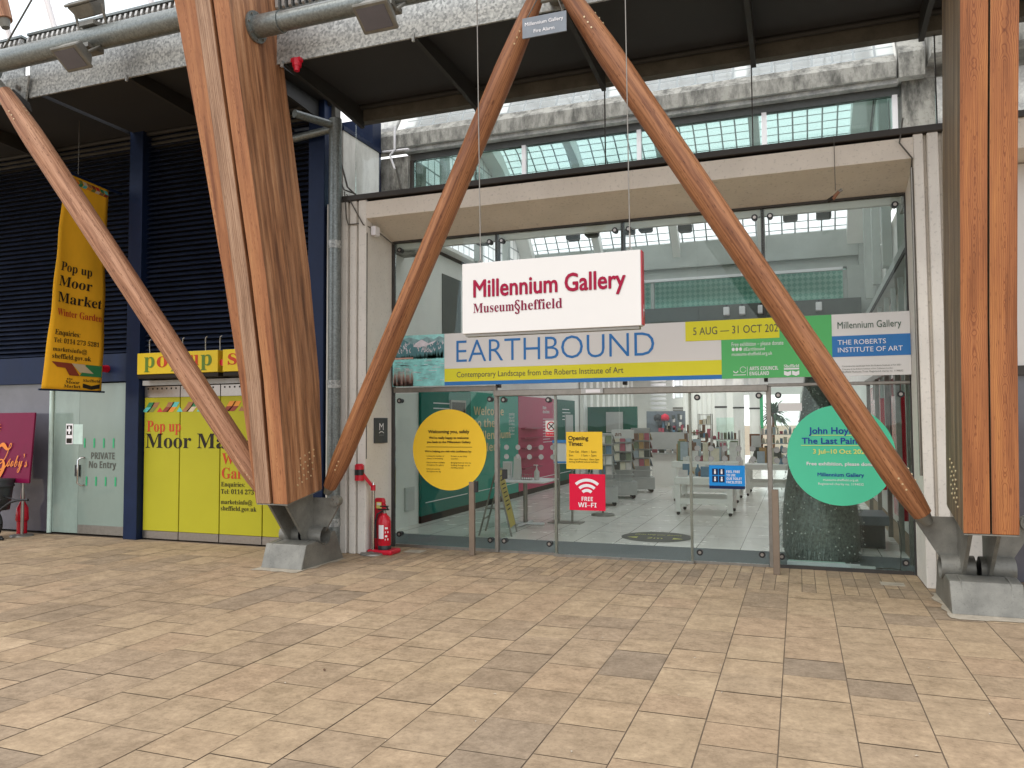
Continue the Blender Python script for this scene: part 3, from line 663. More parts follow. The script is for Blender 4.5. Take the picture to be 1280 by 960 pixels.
# ------------------------------------------------------------------ glass screen above the lintel and glass entrance
def build_glazing():
    g = thing('glass_screen', 'frameless glass screen standing on the concrete lintel', 'glazing', (3, -.5, 4.6))
    xs = [-.28, 1.45, 3.09, 4.74, 6.53, 8.2]
    for a, c in zip(xs[:-1], xs[1:]):
        b = MB(); b.box(M['glass_up'], a+.008, c-.008, -.55, -.535, 4.602, 5.6); b.build('glass_pane', g)
        b = MB(); b.box(M['flash'], c-.006, c+.006, -.555, -.53, 4.602, 5.6); b.build('pane_joint', g)
    e = thing('glass_entrance', 'frameless green tinted glass front with sliding doors', 'entrance', (3, 0, 0))
    def pane(x0, x1, z0, z1, m='glass', y=0):
        b = MB(); b.box(M[m], x0+.006, x1-.006, y-.006, y+.006, z0, z1); b.build('glass_pane', e)
    for a, c in ((.02, 1.5), (1.5, 3.16), (3.16, 4.8), (4.8, 6.27)): pane(a, c, 2.14, 4.1, 'glass')
    pane(.02, 1.49, .04, 2.05, 'glass_side'); pane(4.85, 6.27, .04, 2.03, 'glass_side')
    pane(1.53, 2.31, .03, 1.98); pane(3.94, 4.8, .03, 1.98)
    for x0, x1, n_ in ((2.27, 3.11, 1), (3.11, 3.97, 2)):
        b = MB(); b.box(M['glass'], x0, x1-.008, -.07, -.058, .03, 1.98); d = b.build('sliding_door', e)
        b = MB(); b.box(M['steel_dull'], x0, x1-.008, -.08, -.048, .0, .028); b.build('bottom_rail', d)
    b = MB(); b.box(M['steel_dull'], .01, 1.5, -.03, .03, 2.06, 2.125); b.build('transom', e, .004)
    b = MB(); b.box(M['steel_dull'], 4.82, 6.28, -.03, .03, 2.04, 2.075); b.build('transom', e, .004)
    b = MB(); b.box(M['steel_dull'], 1.5, 4.82, -.13, .03, 1.985, 2.06); t = b.build('door_header', e, .006)
    b = MB(); b.box(M['rackgrey'], 2.66, 2.93, -.16, -.131, 1.995, 2.055); b.box(M['white'], 2.72, 2.9, -.163, -.16, 2.005, 2.045); b.build('door_sensor', t)
    for x, w in ((1.5, .024), (4.825, .026)):
        b = MB(); b.box(M['steel_dull'], x-w, x+w, -.04, .04, 0, 2.06 if x < 3 else 2.04); b.build('door_post', e, .004)
    for x in (2.295, 3.945):
        b = MB(); b.box(M['steel_dull'], x-.014, x+.014, -.05, -.01, 0, 1.985); b.build('door_stile', e)
    for x in (1.5, 3.16, 4.8):
        b = MB(); b.box(M['flash'], x-.02, x+.02, .01, .11, 2.1, 4.14); b.build('glass_fin', e)
    b = MB(); b.box(M['flash'], -.02, .015, -.03, .03, 0, 4.12); b.build('edge_channel', e)
    b = MB(); b.box(M['flash'], 6.272, 6.284, -.03, .03, 0, 4.12); b.build('edge_channel', e)
    b = MB(); b.box(M['flash'], .016, 6.27, -.03, .03, 4.1, 4.135); b.box(M['wallgrey'], .03, 6.25, .035, .1, 4.02, 4.12); b.build('head_channel', e)
    for m_, x0, x1, h_ in (('steel_dull', .03, 1.47, .038), ('flash', 4.86, 6.26, .038), ('steel_dull', 1.53, 2.28, .028), ('steel_dull', 3.96, 4.79, .028)):
        b = MB(); b.box(M[m_], x0, x1, -.015, .015, 0, h_); b.build('sill_channel', e)
    # bolted glass clamps
    spots = [(.1, z) for z in (4.0, 2.22, 1.95, .17)] + [(6.18, z) for z in (4.0, 2.2, 1.93, .13)]
    for x in (1.5, 3.16, 4.8): spots += [(x-.085, 4.0), (x+.085, 4.0), (x-.085, 2.2), (x+.085, 2.2)]
    spots += [(1.41, 1.95), (1.41, .15), (1.6, 1.94), (2.2, 1.93), (1.6, .15), (2.2, .14), (4.03, 1.93), (4.03, .13), (4.72, 1.94), (4.72, .14), (4.93, 1.94), (4.93, .13)]
    for x, z in spots:
        b = MB(); b.cyl(M['blackplastic'], (x, -.008, z), (x, -.035, z), .036, None, 20); b.cyl(M['steel'], (x, -.035, z), (x, -.04, z), .018, None, 14)
        b.cyl(M['blackplastic'], (x, .008, z), (x, .05, z), .03, None, 14); b.build('glass_clamp', e)
    # rows of frosted warning dots stuck on the panes
    for x, z in [(x0+k*.155, z) for k in range(5) for z in (1.215, 1.335) for x0 in (1.63, 4.02)]+[(4.9+k*.09, z) for k in range(2) for z in (1.2, 1.32)]:
        b = MB(); b.discf(M['dotgrey'], (x, -.0075, z), X_, Z_, .034, 20); b.build('warning_dot', e)
    b = MB()
    b.box(M['blackplastic'], 1.57, 1.63, -.02, .03, .93, 1.05); b.build('door_lock', e, .004)
    return e
build_glazing()

# ------------------------------------------------------------------ market building on the left
def build_market():
    g = thing('market_building', 'navy louvred market building with a frosted glass door and yellow shop shutters', 'building', (-4, 0, 0))
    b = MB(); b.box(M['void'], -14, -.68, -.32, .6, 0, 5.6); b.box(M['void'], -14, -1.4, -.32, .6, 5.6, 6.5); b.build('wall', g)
    def louvre(x0, x1, z0, z1):
        b = MB(); n = int((z1-z0)/.072)
        for i in range(n):
            z = z0+i*.072
            b.prism(M['navy_dark'], [(x0, -.565, z), (x0, -.55, z-.004), (x0, -.47, z+.058), (x0, -.485, z+.062)], (x1-x0, 0, 0))
        b.build('louvre_panel', g)
    louvre(-7.6, -4.05, 2.72, 6.1); louvre(-3.8, -.95, 2.72, 6.1); louvre(-13, -7.85, 2.72, 6.1)
    for x0, x1 in ((-4.05, -3.8), (-.93, -.68), (-7.85, -7.6)):
        b = MB(); b.box(M['navy'], x0, x1, -.66, -.42, 0, 6.2); b.box(M['navy_dark'], x0+.02, x1-.02, -.42, -.3, 0, 6.2); b.build('steel_post', g, .006)
    b = MB(); b.box(M['navy'], -7.6, -4.05, -.6, -.4, 2.29, 2.7); b.box(M['navy'], -3.8, -.95, -.58, -.4, 2.31, 2.7); b.build('spandrel_panel', g)
    b = MB(); b.box(M['render'], -.66, -.44, -.62, .1, 0, 4.55); b.build('party_wall', g)
    b = MB(); b.box(M['render'], -1.3, -.62, -.3, .66, 4.5, 5.66); b.build('side_wall', g)
    b = MB(); b.box(M['navy'], -1.35, -.6, -.32, .7, 5.662, 5.72); b.box(M['navy'], -1.5, -.78, .75, 1.0, 5.0, 6.25); b.build('parapet_trim', g)
    # glazed shopfront
    b = MB(); b.box(M['smoke'], -7.6, -5.66, -.55, -.53, .03, 2.285); b.build('shop_window', g)
    b = MB(); b.cyl(M['edgelight'], (-5.62, -.56, .02), (-5.62, -.56, 2.285), .035, None, 12); b.build('glass_edge_post', g)
    b = MB(); b.box(M['frost_clear'], -5.58, -5.06, -.55, -.53, .03, 2.285); b.build('side_light', g)
    b = MB(); b.box(M['frost'], -5.05, -4.06, -.555, -.535, .03, 2.27); d = b.build('frosted_door', g)
    b = MB(); b.box(M['steel_dull'], -5.04, -4.07, -.562, -.556, .03, .16); b.build('kick_plate', d)
    b = MB(); b.tube(M['chrome'], [(-4.93, -.56, 1.16), (-4.95, -.6, 1.16), (-4.98, -.63, 1.13), (-4.98, -.63, .78), (-4.95, -.6, .75), (-4.93, -.56, .75)], .014, 10); b.build('handle', d)
    b = MB(); b.box(M['blackplastic'], -5.1, -5.01, -.58, -.556, .88, 1.05); b.build('lock', d)
    b = MB()
    o = V(0, -.556, 0)
    b.text(M['greytext'], 'PRIVATE', (-4.80, -.556, 1.142), w=.46, h=.1, style='bold'); b.text(M['greytext'], 'No Entry', (-4.84, -.556, 1.01), w=.53, h=.1, style='bold')
    for k in range(4):
        b.rect(M['exitgreen'], o, X_, Z_, -4.95+k*.19, -4.92+k*.19, 1.31, 1.45, .004); b.rect(M['exitgreen'], o, X_, Z_, -4.9+k*.19, -4.87+k*.19, .745, .88, .004)
    b.build('lettering', d)
    b = MB(); b.box(M['white'], -5.32, -5.18, -.558, -.551, 1.36, 1.67); b.box(M['edgelight'], -5.17, -4.98, -.557, -.551, 1.36, 1.66)
    b.rect(M['ink'], V(0, -.558, 0), X_, Z_, -5.305, -5.195, 1.5, 1.645, .002)
    b.rect(M['ink'], V(0, -.558, 0), X_, Z_, -5.305, -5.195, 1.375, 1.45, .002)
    b.rect(M['white'], V(0, -.558, 0), X_, Z_, -5.267, -5.233, 1.515, 1.63, .004); b.rect(M['white'], V(0, -.558, 0), X_, Z_, -5.295, -5.205, 1.555, 1.59, .005)
    b.build('first_aid_notice', g)
    # yellow folding shutters
    xs = [-3.79, -3.13, -2.42, -1.7, -.96]
    for a, c in zip(xs[:-1], xs[1:]):
        b = MB(); b.box(M['limeyellow'], a+.008, c-.008, -.56, -.53, .13, 2.04); l = b.build('shutter_leaf', g, .004)
        b = MB(); b.box(M['steel'], a+.008, c-.008, -.562, -.53, .02, .127); b.build('kick_rail', l)
        b = MB(); b.box(M['steel'], a+.008, c-.008, -.562, -.53, 2.043, 2.2)
        for q in range(7): b.box(M['ink'], a+.06+q*.085, a+.085+q*.085, -.564, -.5621, 2.155, 2.18)
        b.build('metal_rail', l)
    b = MB(); b.box(M['rackgrey'], -3.79, -.96, -.6, -.5, 2.215, 2.285); b.build('shutter_track', g)
    b = MB(); o = V(0, -.56, 0); pal = list(TRI.values()); random.seed(3)
    x = -3.77
    while x < -1.0:
        for q, (dx) in enumerate((0, .09)):
            b.quad(random.choice(pal), (x+dx-.06, -.563, 1.83), (x+dx+.06, -.563, 1.83), (x+dx+.13, -.563, 1.9), (x+dx+.02, -.563, 1.9))
            b.quad(random.choice(pal), (x+dx+.02, -.563, 1.9), (x+dx+.13, -.563, 1.9), (x+dx+.18, -.563, 1.97), (x+dx+.07, -.563, 1.97))
        b.quad(random.choice(pal), (x+.22, -.5635, 1.83), (x+.33, -.5635, 1.83), (x+.275, -.5635, 1.9))
        x += .36
    b.text(M['rust'], 'Pop up', (-3.73, -.56, 1.55), w=.62, h=.155, style='serif'); b.text(M['ink'], 'Moor Market', (-3.75, -.56, 1.315), w=2.05, h=.205, style='serif')
    b.text(M['rust'], 'Winter', (-2.38, -.56, 1.1), w=.66, h=.15, style='serif'); b.text(M['rust'], 'Garden', (-2.38, -.56, .9), w=.68, h=.15, style='serif')
    b.text(M['ink'], 'Enquiries:', (-2.39, -.56, .79), w=.4, style='serif'); b.text(M['ink'], 'Tel: 0114 273 5281', (-2.39, -.56, .69), w=.78, style='serif')
    b.text(M['ink'], 'marketsinfo@', (-2.39, -.56, .55), w=.53, style='serif'); b.text(M['ink'], 'sheffield.gov.uk', (-2.39, -.56, .46), w=.6, style='serif')
    b.text(M['ink'], 'Sheffield', (-1.42, -.56, .33), w=.3, style='serif')
    b.build('shutter_lettering', g)
    # fascia signboxes
    def signbox(x0, x1, name_letters):
        b = MB(); b.box(M['signyellow'], x0, x1, -.82, -.68, 2.36, 2.66); b.box(M['ink'], x0, x1, -.81, -.6, 2.3, 2.355)
        s_ = b.build('signboard', g, .004)
        b = MB()
        for ch, x, w, m in name_letters: b.text(M[m], ch, (x, -.82, 2.455), w=w, h=.15 if ch in 'pu' else .15, style='serif', off=.004)
        b.build('lettering', s_)
    signbox(-3.67, -2.25, [('p', -3.54, .19, 'olive'), ('o', -3.31, .19, 'rust'), ('p', -3.06, .19, 'olive'), ('u', -2.74, .17, 'rust'), ('p', -2.54, .19, 'olive')])
    signbox(-2.17, -.98, [('s', -2.08, .15, 'rust'), ('h', -1.85, .2, 'olive'), ('o', -1.6, .2, 'rust'), ('p', -1.35, .2, 'olive')])
    b = MB()
    for x in (-3.6, -3.0, -2.6, -2.35, -2.1, -1.6): b.tube(M['rackgrey'], [(x, -.66, 2.66), (x+.03, -.7, 2.8), (x+.05, -.72, 2.85), (x+.1, -.75, 2.86)], .007, 6)
    b.build('sign_wire', g)
    for x, z in ((-4.47, 2.48), (-2.21, 2.49)):
        b = MB(); b.cyl(M['redplastic'], (x, -.6, z), (x, -.78, z), .055, .045, 16); b.build('alarm_beacon', g)
build_market()

# ------------------------------------------------------------------ bay beyond the right arch
def build_neighbour():
    g = thing('neighbouring_bay', 'next concrete bay of the arcade showing beside the right timber arch', 'building', (8, 0, 0))
    b = MB(); b.box(M['concrete'], 7.05, 10, -.6, .0, 4.3, 4.6); b.build('lintel', g)
    b = MB(); b.box(M['signwhite'], 7.05, 10, -.1, -.03, 2.2, 4.28); b.build('upper_panel', g)
    b = MB(); b.box(M['smoke'], 7.05, 10, -.05, 0, 0, 2.1); b.build('glazing', g)
    b = MB(); b.box(M['flash'], 7.05, 10, -.12, .02, 2.1, 2.2); b.box(M['flash'], 7.05, 10, -.64, -.0, 4.6, 4.66); b.build('frame', g)
build_neighbour()

# ------------------------------------------------------------------ canopy
def build_canopy():
    g = thing('arcade_canopy', 'dark steel canopy with a galvanised fascia running above the shopfronts', 'canopy', (0, -1.5, 5.6))
    def bay(x0, x1, dz, yr, ribs):
        b = MB(); b.box(M['soffit'], x0, x1, -2.28, yr, 5.76+dz, 5.82+dz); b.build('soffit_panel', g)
        b = MB(); b.box(M['galv'], x0, x1, -2.31, -2.285, 5.63+dz, 6.14+dz); b.build('fascia', g)
        b = MB(); b.box(M['rearbeam'], x0, x1, yr-.05, yr+.08, 5.58+dz, 5.8+dz); b.tube(M['soffit_rib'], [(x0, yr-.12, 5.74+dz), (x1, yr-.12, 5.74+dz)], .035, 10); b.build('rear_beam', g)
        for x in ribs:
            b = MB(); b.prism(M['soffit_rib'], [(x-.025, -2.28, 5.755+dz), (x-.025, -2.28, 5.62+dz), (x-.025, -1.1, 5.55+dz), (x-.025, yr-.02, 5.5+dz), (x-.025, yr-.02, 5.755+dz)], (.05, 0, 0)); b.build('rib', g)
            b = MB(); b.box(M['galv'], x-.012, x+.012, -2.335, -2.31, 5.58+dz, 5.66+dz); b.build('bracket', g)
        # gutter with a folded mesh front
        b = MB(); b.box(M['galv_dull'], x0, x1, -2.33, -2.1, 6.18+dz, 6.24+dz); b.box(M['galv_dull'], x0, x1, -2.36, -2.1, 6.42+dz, 6.45+dz); b.box(M['galv_dull'], x0, x1, -2.28, -2.1, 6.24+dz, 6.42+dz)
        x = x0
        while x < x1:
            b.prism(M['rackgrey'], [(x, -2.3, 6.235+dz), (x+.012, -2.36, 6.25+dz), (x+.03, -2.39, 6.33+dz), (x+.012, -2.36, 6.4+dz), (x, -2.3, 6.42+dz)], (.034, 0, 0)); x += .085
        b.build('gutter', g)
    bay(-.2, 6.9, 0, -.6, (-.12, 1.5, 3.1, 4.77, 6.4)); bay(6.9, 10, 0, -.6, (8.2,)); bay(-4.0, -.62, .2, -.45, (-.8, -2.36)); bay(-9, -4.1, .2, -.45, (-5.7,))
    b = MB(); b.tube(M['galv_dull'], [(-.62, -1.4, 5.48), (-.42, -.75, 5.52)], .05, 10); b.tube(M['galv_dull'], [(-2.0, -.75, 5.38), (-.5, -.75, 5.5)], .05, 10); b.build('strut', g)
    b = MB(); b.prism(M['galv'], [(-4.35, -2.36, 5.75), (-4.02, -2.36, 5.68), (-3.95, -2.36, 6.1), (-4.35, -2.36, 6.1)], (0, .03, 0)); b.cyl(M['steel'], (-4.1, -2.37, 5.95), (-4.1, -2.4, 5.95), .03)
    b.prism(M['soffit_rib'], [(-4.3, -2.38, 5.9), (-3.85, -2.38, 5.6), (-3.9, -2.38, 5.72), (-4.2, -2.38, 5.95)], (0, .01, 0)); b.build('node_plate', g)
    b = MB(); b.tube(M['galv_dull'], [(-.42, -.8, 0), (-.42, -.8, 5.6)], .082, 20)
    for z in (.35, 2.1, 3.9): b.cyl(M['galv'], (-.42, -.8, z), (-.42, -.8, z+.1), .088)
    b.build('drainpipe', g)
build_canopy()
# tubular rails with their flanges
for (x0, x1, z, r, lab) in ((-.2, 6.4, 5.87, .1, 'galvanised steel tube spanning from the left arch to the right arch'), (-9, -.62, 6.15, .125, 'galvanised steel tube running left from the big leaning arch')):
    t = thing('steel_tube', lab, 'tube', ((x0+x1)/2, -2.68, z))
    b = MB(); b.tube(M['galv_dull'], [(x0, -2.68, z), (x1, -2.68, z)], r, 24); b.build('tube', t)
    for xe, s_ in ((x0 if x0 > -5 else x1, 1 if x0 > -5 else -1), (x1 if x0 > -5 else -4.25, -1)):
        b = MB(); b.cyl(M['galv_dull'], (xe+.006*s_, -2.68, z), (xe+.03*s_, -2.68, z), r*1.65); b.cyl(M['galv_dull'], (xe+.03*s_, -2.68, z), (xe+.34*s_, -2.68, z), r+.015)
        for k in range(8):
            a = k*math.pi/4; b.cyl(M['steel_dull'], (xe+.03*s_, -2.68+math.cos(a)*r*1.4, z+math.sin(a)*r*1.4), (xe+.045*s_, -2.68+math.cos(a)*r*1.4, z+math.sin(a)*r*1.4), .012, None, 8)
        b.build('flange', t)
def floodlight(x, y, z, up, lab):
    t = thing('floodlight', lab, 'floodlight', (x, y, z), 'floodlights clamped to the steel tubes')
    s_ = 1 if up else -1
    c = V(x, y-.2, z+s_*.24) if not up else V(x, y-.1, z+.3)
    n = V(0, -.55, -.83) if not up else V(0, -.62, .78)          # way the lens looks
    n.normalize(); v = n.cross(X_); v.normalize()
    def H(m, u0, u1, v0, v1, n0, n1, k=1.0):
        q = []
        for nn, f in ((n0, k), (n1, 1.0)):
            f *= .8; q += [c+X_*u0*f+v*v0*f+n*nn, c+X_*u1*f+v*v0*f+n*nn, c+X_*u1*f+v*v1*f+n*nn, c+X_*u0*f+v*v1*f+n*nn]
        b.hexa(q, m)
    b = MB(); H(M['castgrey'], -.22, .22, -.17, .17, -.1, .05, .72); H(M['castgrey'], -.24, .24, -.19, .19, .051, .085); b.build('housing', t, .012)
    b = MB(); H(M['smoke'], -.19, .19, -.14, .14, .086, .09); b.build('lens', t)
    b = MB()
    for q in (-.21, .21): b.tube(M['castgrey'], [c+X_*q, V(x+q, y-.03, z+s_*.1), V(x+q*.3, y-.02, z+s_*.1)], .016, 8)
    b.box(M['castgrey'], x-.11, x+.11, y-.12, y+.1, z+s_*.1-.02, z+s_*.1+.03); b.build('bracket', t)
floodlight(-2.55, -2.68, 6.13, False, 'grey floodlight slung under the tube left of the leaning arch, aimed down')
floodlight(-2.5, -2.66, 6.2, True, 'grey floodlight on top of the tube left of the leaning arch, aimed at the sky')
floodlight(1.4, -2.68, 5.86, False, 'grey floodlight slung under the tube right of the leaning arch')

# ------------------------------------------------------------------ timber arches
def build_arch(xl, w, gap, prof, mats, lab, loc, shoe_z=.33, outer=None):
    """prof: list of (z, y_front, y_back)"""
    t = thing('timber_arch', lab, 'timber arch', loc)
    ms, mf = mats
    for i, x0 in enumerate((xl, xl+w+gap, xl-.3) if outer else (xl, xl+w+gap)):
        b = MB(); x1 = x0+w if i < 2 else xl-.002; vs = []; gr = []; s = 0
        rows = []; xm = (x0+x1)/2
        N = 24
        for k in range(N+1):
            f = k/N*(len(prof)-1); a = min(int(f), len(prof)-2); u = f-a
            q = [prof[a][j]*(1-u)+prof[a+1][j]*u for j in range(4)]
            rows.append(q)
        for k, (zf, yf, zb, yb) in enumerate(rows):
            if k: s += abs(zf-rows[k-1][0])
            if i == 2:
                f = k/N*(len(outer)-1); a = min(int(f), len(outer)-2); x0 = xl-.003-(outer[a]*(1-f+a)+outer[a+1]*(f-a)); yf += .012
            for (x, y, z, d) in ((x0, yf, zf, 0), (x1, yf, zf, 0), (x1, yb, zb, abs(yb-yf)), (x0, yb, zb, abs(yb-yf))):
                vs.append((x, y, z)); gr.append((x-xm, d+i*3.7, s+i*5.3))
        def faces(sel): return [(4*k+a, 4*k+c, 4*k+4+c, 4*k+4+a) for k in range(N) for a, c in sel]
        b.add(vs, faces([(0, 1)]), mf if not outer or i != 0 else M['larch_pale'], False, gr); b.add(vs, faces([(1, 2), (2, 3), (3, 0)])+[(0, 3, 2, 1), (4*N, 4*N+1, 4*N+2, 4*N+3)], ms, False, gr)
        o = b.build('glulam_timber', t)
        bm = bmesh.new(); bm.from_mesh(o.data); bmesh.ops.remove_doubles(bm, verts=bm.verts, dist=1e-5); bm.to_mesh(o.data); bm.free()
        bv = o.modifiers.new('bevel', 'BEVEL'); bv.width = .006; bv.segments = 2; bv.limit_method = 'ANGLE'; bv.angle_limit = math.radians(50)
    # rows of bolts near the foot
    z0, yf0, zb0, yb0 = prof[0]
    b = MB()
    for side, x in ((1, xl+2*w+gap), (-1, xl)):
        for r in range(5):
            for c in range(4):
                y = yf0+.18+c*.085+r*.012+(.02 if r % 2 else 0); z = z0+.2+r*.075+c*.03
                b.cyl(M['brass'], (x, y, z), (x+.008*side, y, z), .010, None, 8)
    b.build('bolts', t)
    xc = xl+w+gap/2; yc = yf0+.62
    # steel shoe
    b = MB()
    for x0 in (xl+.06, xl+w+gap+.06):
        b.prism(M['castgrey'], [(x0, yf0+.1, z0+.0), (x0, yb0-.05, zb0-.01), (x0, yc+.09, shoe_z+.02), (x0, yc-.13, shoe_z-.05)], (.03, 0, 0))
    b.prism(M['castgrey'], [(xl+.004, yf0+.004, z0-.012), (xl+.004, yb0-.004, zb0-.012), (xl+.004, yb0-.004, zb0-.002), (xl+.004, yf0+.004, z0-.002)], (2*w+gap-.008, 0, 0))
    b.build('gusset_plate', t)
    yw = yc+.03
    for s_ in (-1, 1):
        xe = xc+s_*.46; xi = xc+s_*.1
        b = MB(); b.prism(M['castgrey'], [(xi, yw, .77), (xe-.02*s_, yw, .77), (xe, yw, .7), (xc+s_*.27, yw, shoe_z+.05), (xi, yw, shoe_z)], (0, .03, 0)); p = b.build('wing_plate', t)
        b = MB(); b.cyl(M['castgrey'], (xe-.05*s_, yw-.03, .74), (xe-.05*s_, yw+.06, .74), .062, None, 24)
        for q in (-.02, .025): b.cyl(M['steel_dull'], (xe-.05*s_+q, yw-.045, .74-q), (xe-.05*s_+q, yw-.03, .74-q), .013, None, 10)
        b.build('pin', p)
    for s_ in (-1, 1):
        b = MB(); b.tube(M['castgrey'], [(xc+s_*.02, yc, shoe_z), (xc+s_*.29, yc, shoe_z)], .105, 28, False)
        b.tube(M['castgrey'], [(xc+s_*.29, yc, shoe_z), (xc+s_*.29, yc, shoe_z), (xc+s_*.03, yc, shoe_z)], [.105, .088, .088], 28, False)
        b.tube(M['black'], [(xc+s_*.02, yc, shoe_z), (xc+s_*.021, yc, shoe_z)], .1, 28)
        b.build('hinge_tube', t)
    b = MB(); xh = .275
    prf = [(yf0+.17, 0), (yf0+.265, .27), (yc-.15, .29), (yc-.06, .25), (yc+.08, .25), (yc+.16, .36), (yc+.24, .36), (yc+.42, 0)]
    b.prism(M['castgrey'], [(xc-xh, y, z) for y, z in prf], (2*xh, 0, 0)); b.build('foot_block', t, .012, 2)
    b = MB(); random.seed(int(abs(xc)*10)); ring = []
    for k in range(40):
        a_ = 2*math.pi*k/40; ca, sa = math.cos(a_), math.sin(a_); m_ = max(abs(ca), abs(sa)); ring.append((xc+ca/m_*(xh+random.uniform(.015, .07)), yc-.09+sa/m_*(.46+random.uniform(.01, .07)), .004))
    b.prism(M['bed'], ring, (0, 0, .004)); b.build('mortar_bed', t)
    b = MB()
    for x in (xc-xh+.09, xc+xh-.09): b.tube(M['castgrey'], [(x, yf0+.195, .05), (x, yf0+.268, .268), (x, yc-.17, .292)], .007, 6)
    b.build('weld_seam', t)
    return t
# profile rows: (z front, y front, z back, y back)
PL = [(.755, -2.05, .87, -1.38), (2.13, -2.24, 2.17, -1.45), (3.28, -2.47, 3.42, -1.66), (4.57, -2.77, 4.84, -1.99), (5.96, -3.09, 6.35, -2.34), (7.6, -3.52, 8.1, -2.82), (9.2, -4.0, 9.8, -3.35)]
build_arch(-.62, .19, .04, PL, (M['larch_side'], M['larch']), 'big twin timber arch leg leaning forward beside the yellow shutters', (-.41, -1.45, 0), outer=(.01, .10, .145, .19, .26, .3, .34))
PR = [(.71, -1.95, .87, -1.2), (2.46, -2.13, 2.55, -1.38), (3.73, -2.33, 3.96, -1.58), (4.94, -2.55, 5.3, -1.8), (6.4, -2.92, 6.9, -2.2), (7.9, -3.4, 8.4, -2.7), (9.2, -3.9, 9.8, -3.2)]
build_arch(6.4, .195, .012, PR, (M['larch_right_side'], M['larch_right']), 'twin orange timber arch leg with a dark slot at the right edge of the view', (6.6, -1.4, 0))

def pole(p0, p1, r, mat, lab, ends=(.68, .66)):
    t = thing('timber_pole', lab, 'timber pole', p0)
    p0, p1 = Vector(p0), Vector(p1); L = (p1-p0).length; d = (p1-p0)/L
    N = 40; pts = []; rs = []
    for k in range(N+1):
        u = k/N; tap = 1
        if u*L < .4: tap = ends[0]+(1-ends[0])*min(1, (u*L)/.36)**.8
        if (1-u)*L < .75: tap = min(tap, ends[1]+(1-ends[1])*min(1, ((1-u)*L)/.7)**.7)
        pts.append(p0+d*(u*L)); rs.append(r*tap)
    extra = [(.12, p0+d*.12), (L-.15, p0+d*(L-.15))]
    b = MB(); b.tube(mat, pts, rs, 32, True, True); b.build('pole', t)
    u, w = b.frame_(d); b = MB()
    def radius(q):
        f = q/L*N; i = min(int(f), N-1); return rs[i]+(rs[i+1]-rs[i])*(f-i)
    for base in (.3, L-.45):
        for k in range(3):
            for a in (math.pi*.2, math.pi*.9, math.pi*1.4):
                e = u*math.cos(a)+w*math.sin(a); q_ = base+k*.06; rr = rs[min(N, int(round(q_/L*N)))] if False else radius(q_); c = p0+d*q_+e*(rr-.003); b.cyl(M['brass'], c, c+e*.010, .008, None, 8)
    b.build('bolts', t)
    b = MB(); b.cyl(M['castgrey'], p0-d*.1, p0+d*.005, r*.36, r*.6); b.cyl(M['castgrey'], p1-d*.005, p1+d*.14, r*.5, r*.4); b.build('end_fitting', t)
    return t
pole((-.10, -1.37, .90), (2.9, -2.52, 5.66), .112, M['pole'], 'round timber pole rising from the leaning arch to the middle of the canopy')
pole((6.17, -1.42, .80), (3.2, -2.52, 5.66), .12, M['pole'], 'round timber pole running down across the green disc to the right arch')
pole((-.96, -1.37, .76), (-4.12, -2.56, 5.83), .138, M['pole_pale'], 'pale round timber pole crossing the market banner and the yellow shutters')
pole((-4.1, -2.6, 6.72), (-4.9, -2.9, 9.2), .13, M['pole_pale'], 'stub of a timber pole with a grey metal tip at the upper left corner', (.8, .8))

# glazing bars and roof glass of the glasshouse above the canopy
def roof_glazing():
    g = thing('glasshouse_roof', 'pale glazing bars of the glasshouse roof against the bright sky above the canopy', 'glass roof', (-3, -2, 6.6))
    for k, x in enumerate((-4.75, -3.95, -3.15, -2.35, -1.55)):
        b = MB(); b.tube(M['white'], [(x+.35, -2.2, 6.45), (x, -2.25, 7.5), (x-.3, -2.5, 8.6)], .035, 8); b.build('glazing_bar', g)
    b = MB(); b.tube(M['cablegrey'], [(-4.6, -2.45, 6.1), (-3.2, -2.5, 7.6)], .012, 6); b.build('tie_rod', g)
    for a, c in zip((-4.75, -3.95, -3.15, -2.35), (-3.95, -3.15, -2.35, -1.55)):
        b = MB(); b.hexa([(a+.39, -2.18, 6.45), (c+.31, -2.18, 6.45), (c+.31, -2.17, 6.45), (a+.39, -2.17, 6.45), (a+.04, -2.23, 7.5), (c-.04, -2.23, 7.5), (c-.04, -2.22, 7.5), (a+.04, -2.22, 7.5)], M['glass_up']); b.build('roof_pane', g)
roof_glazing()

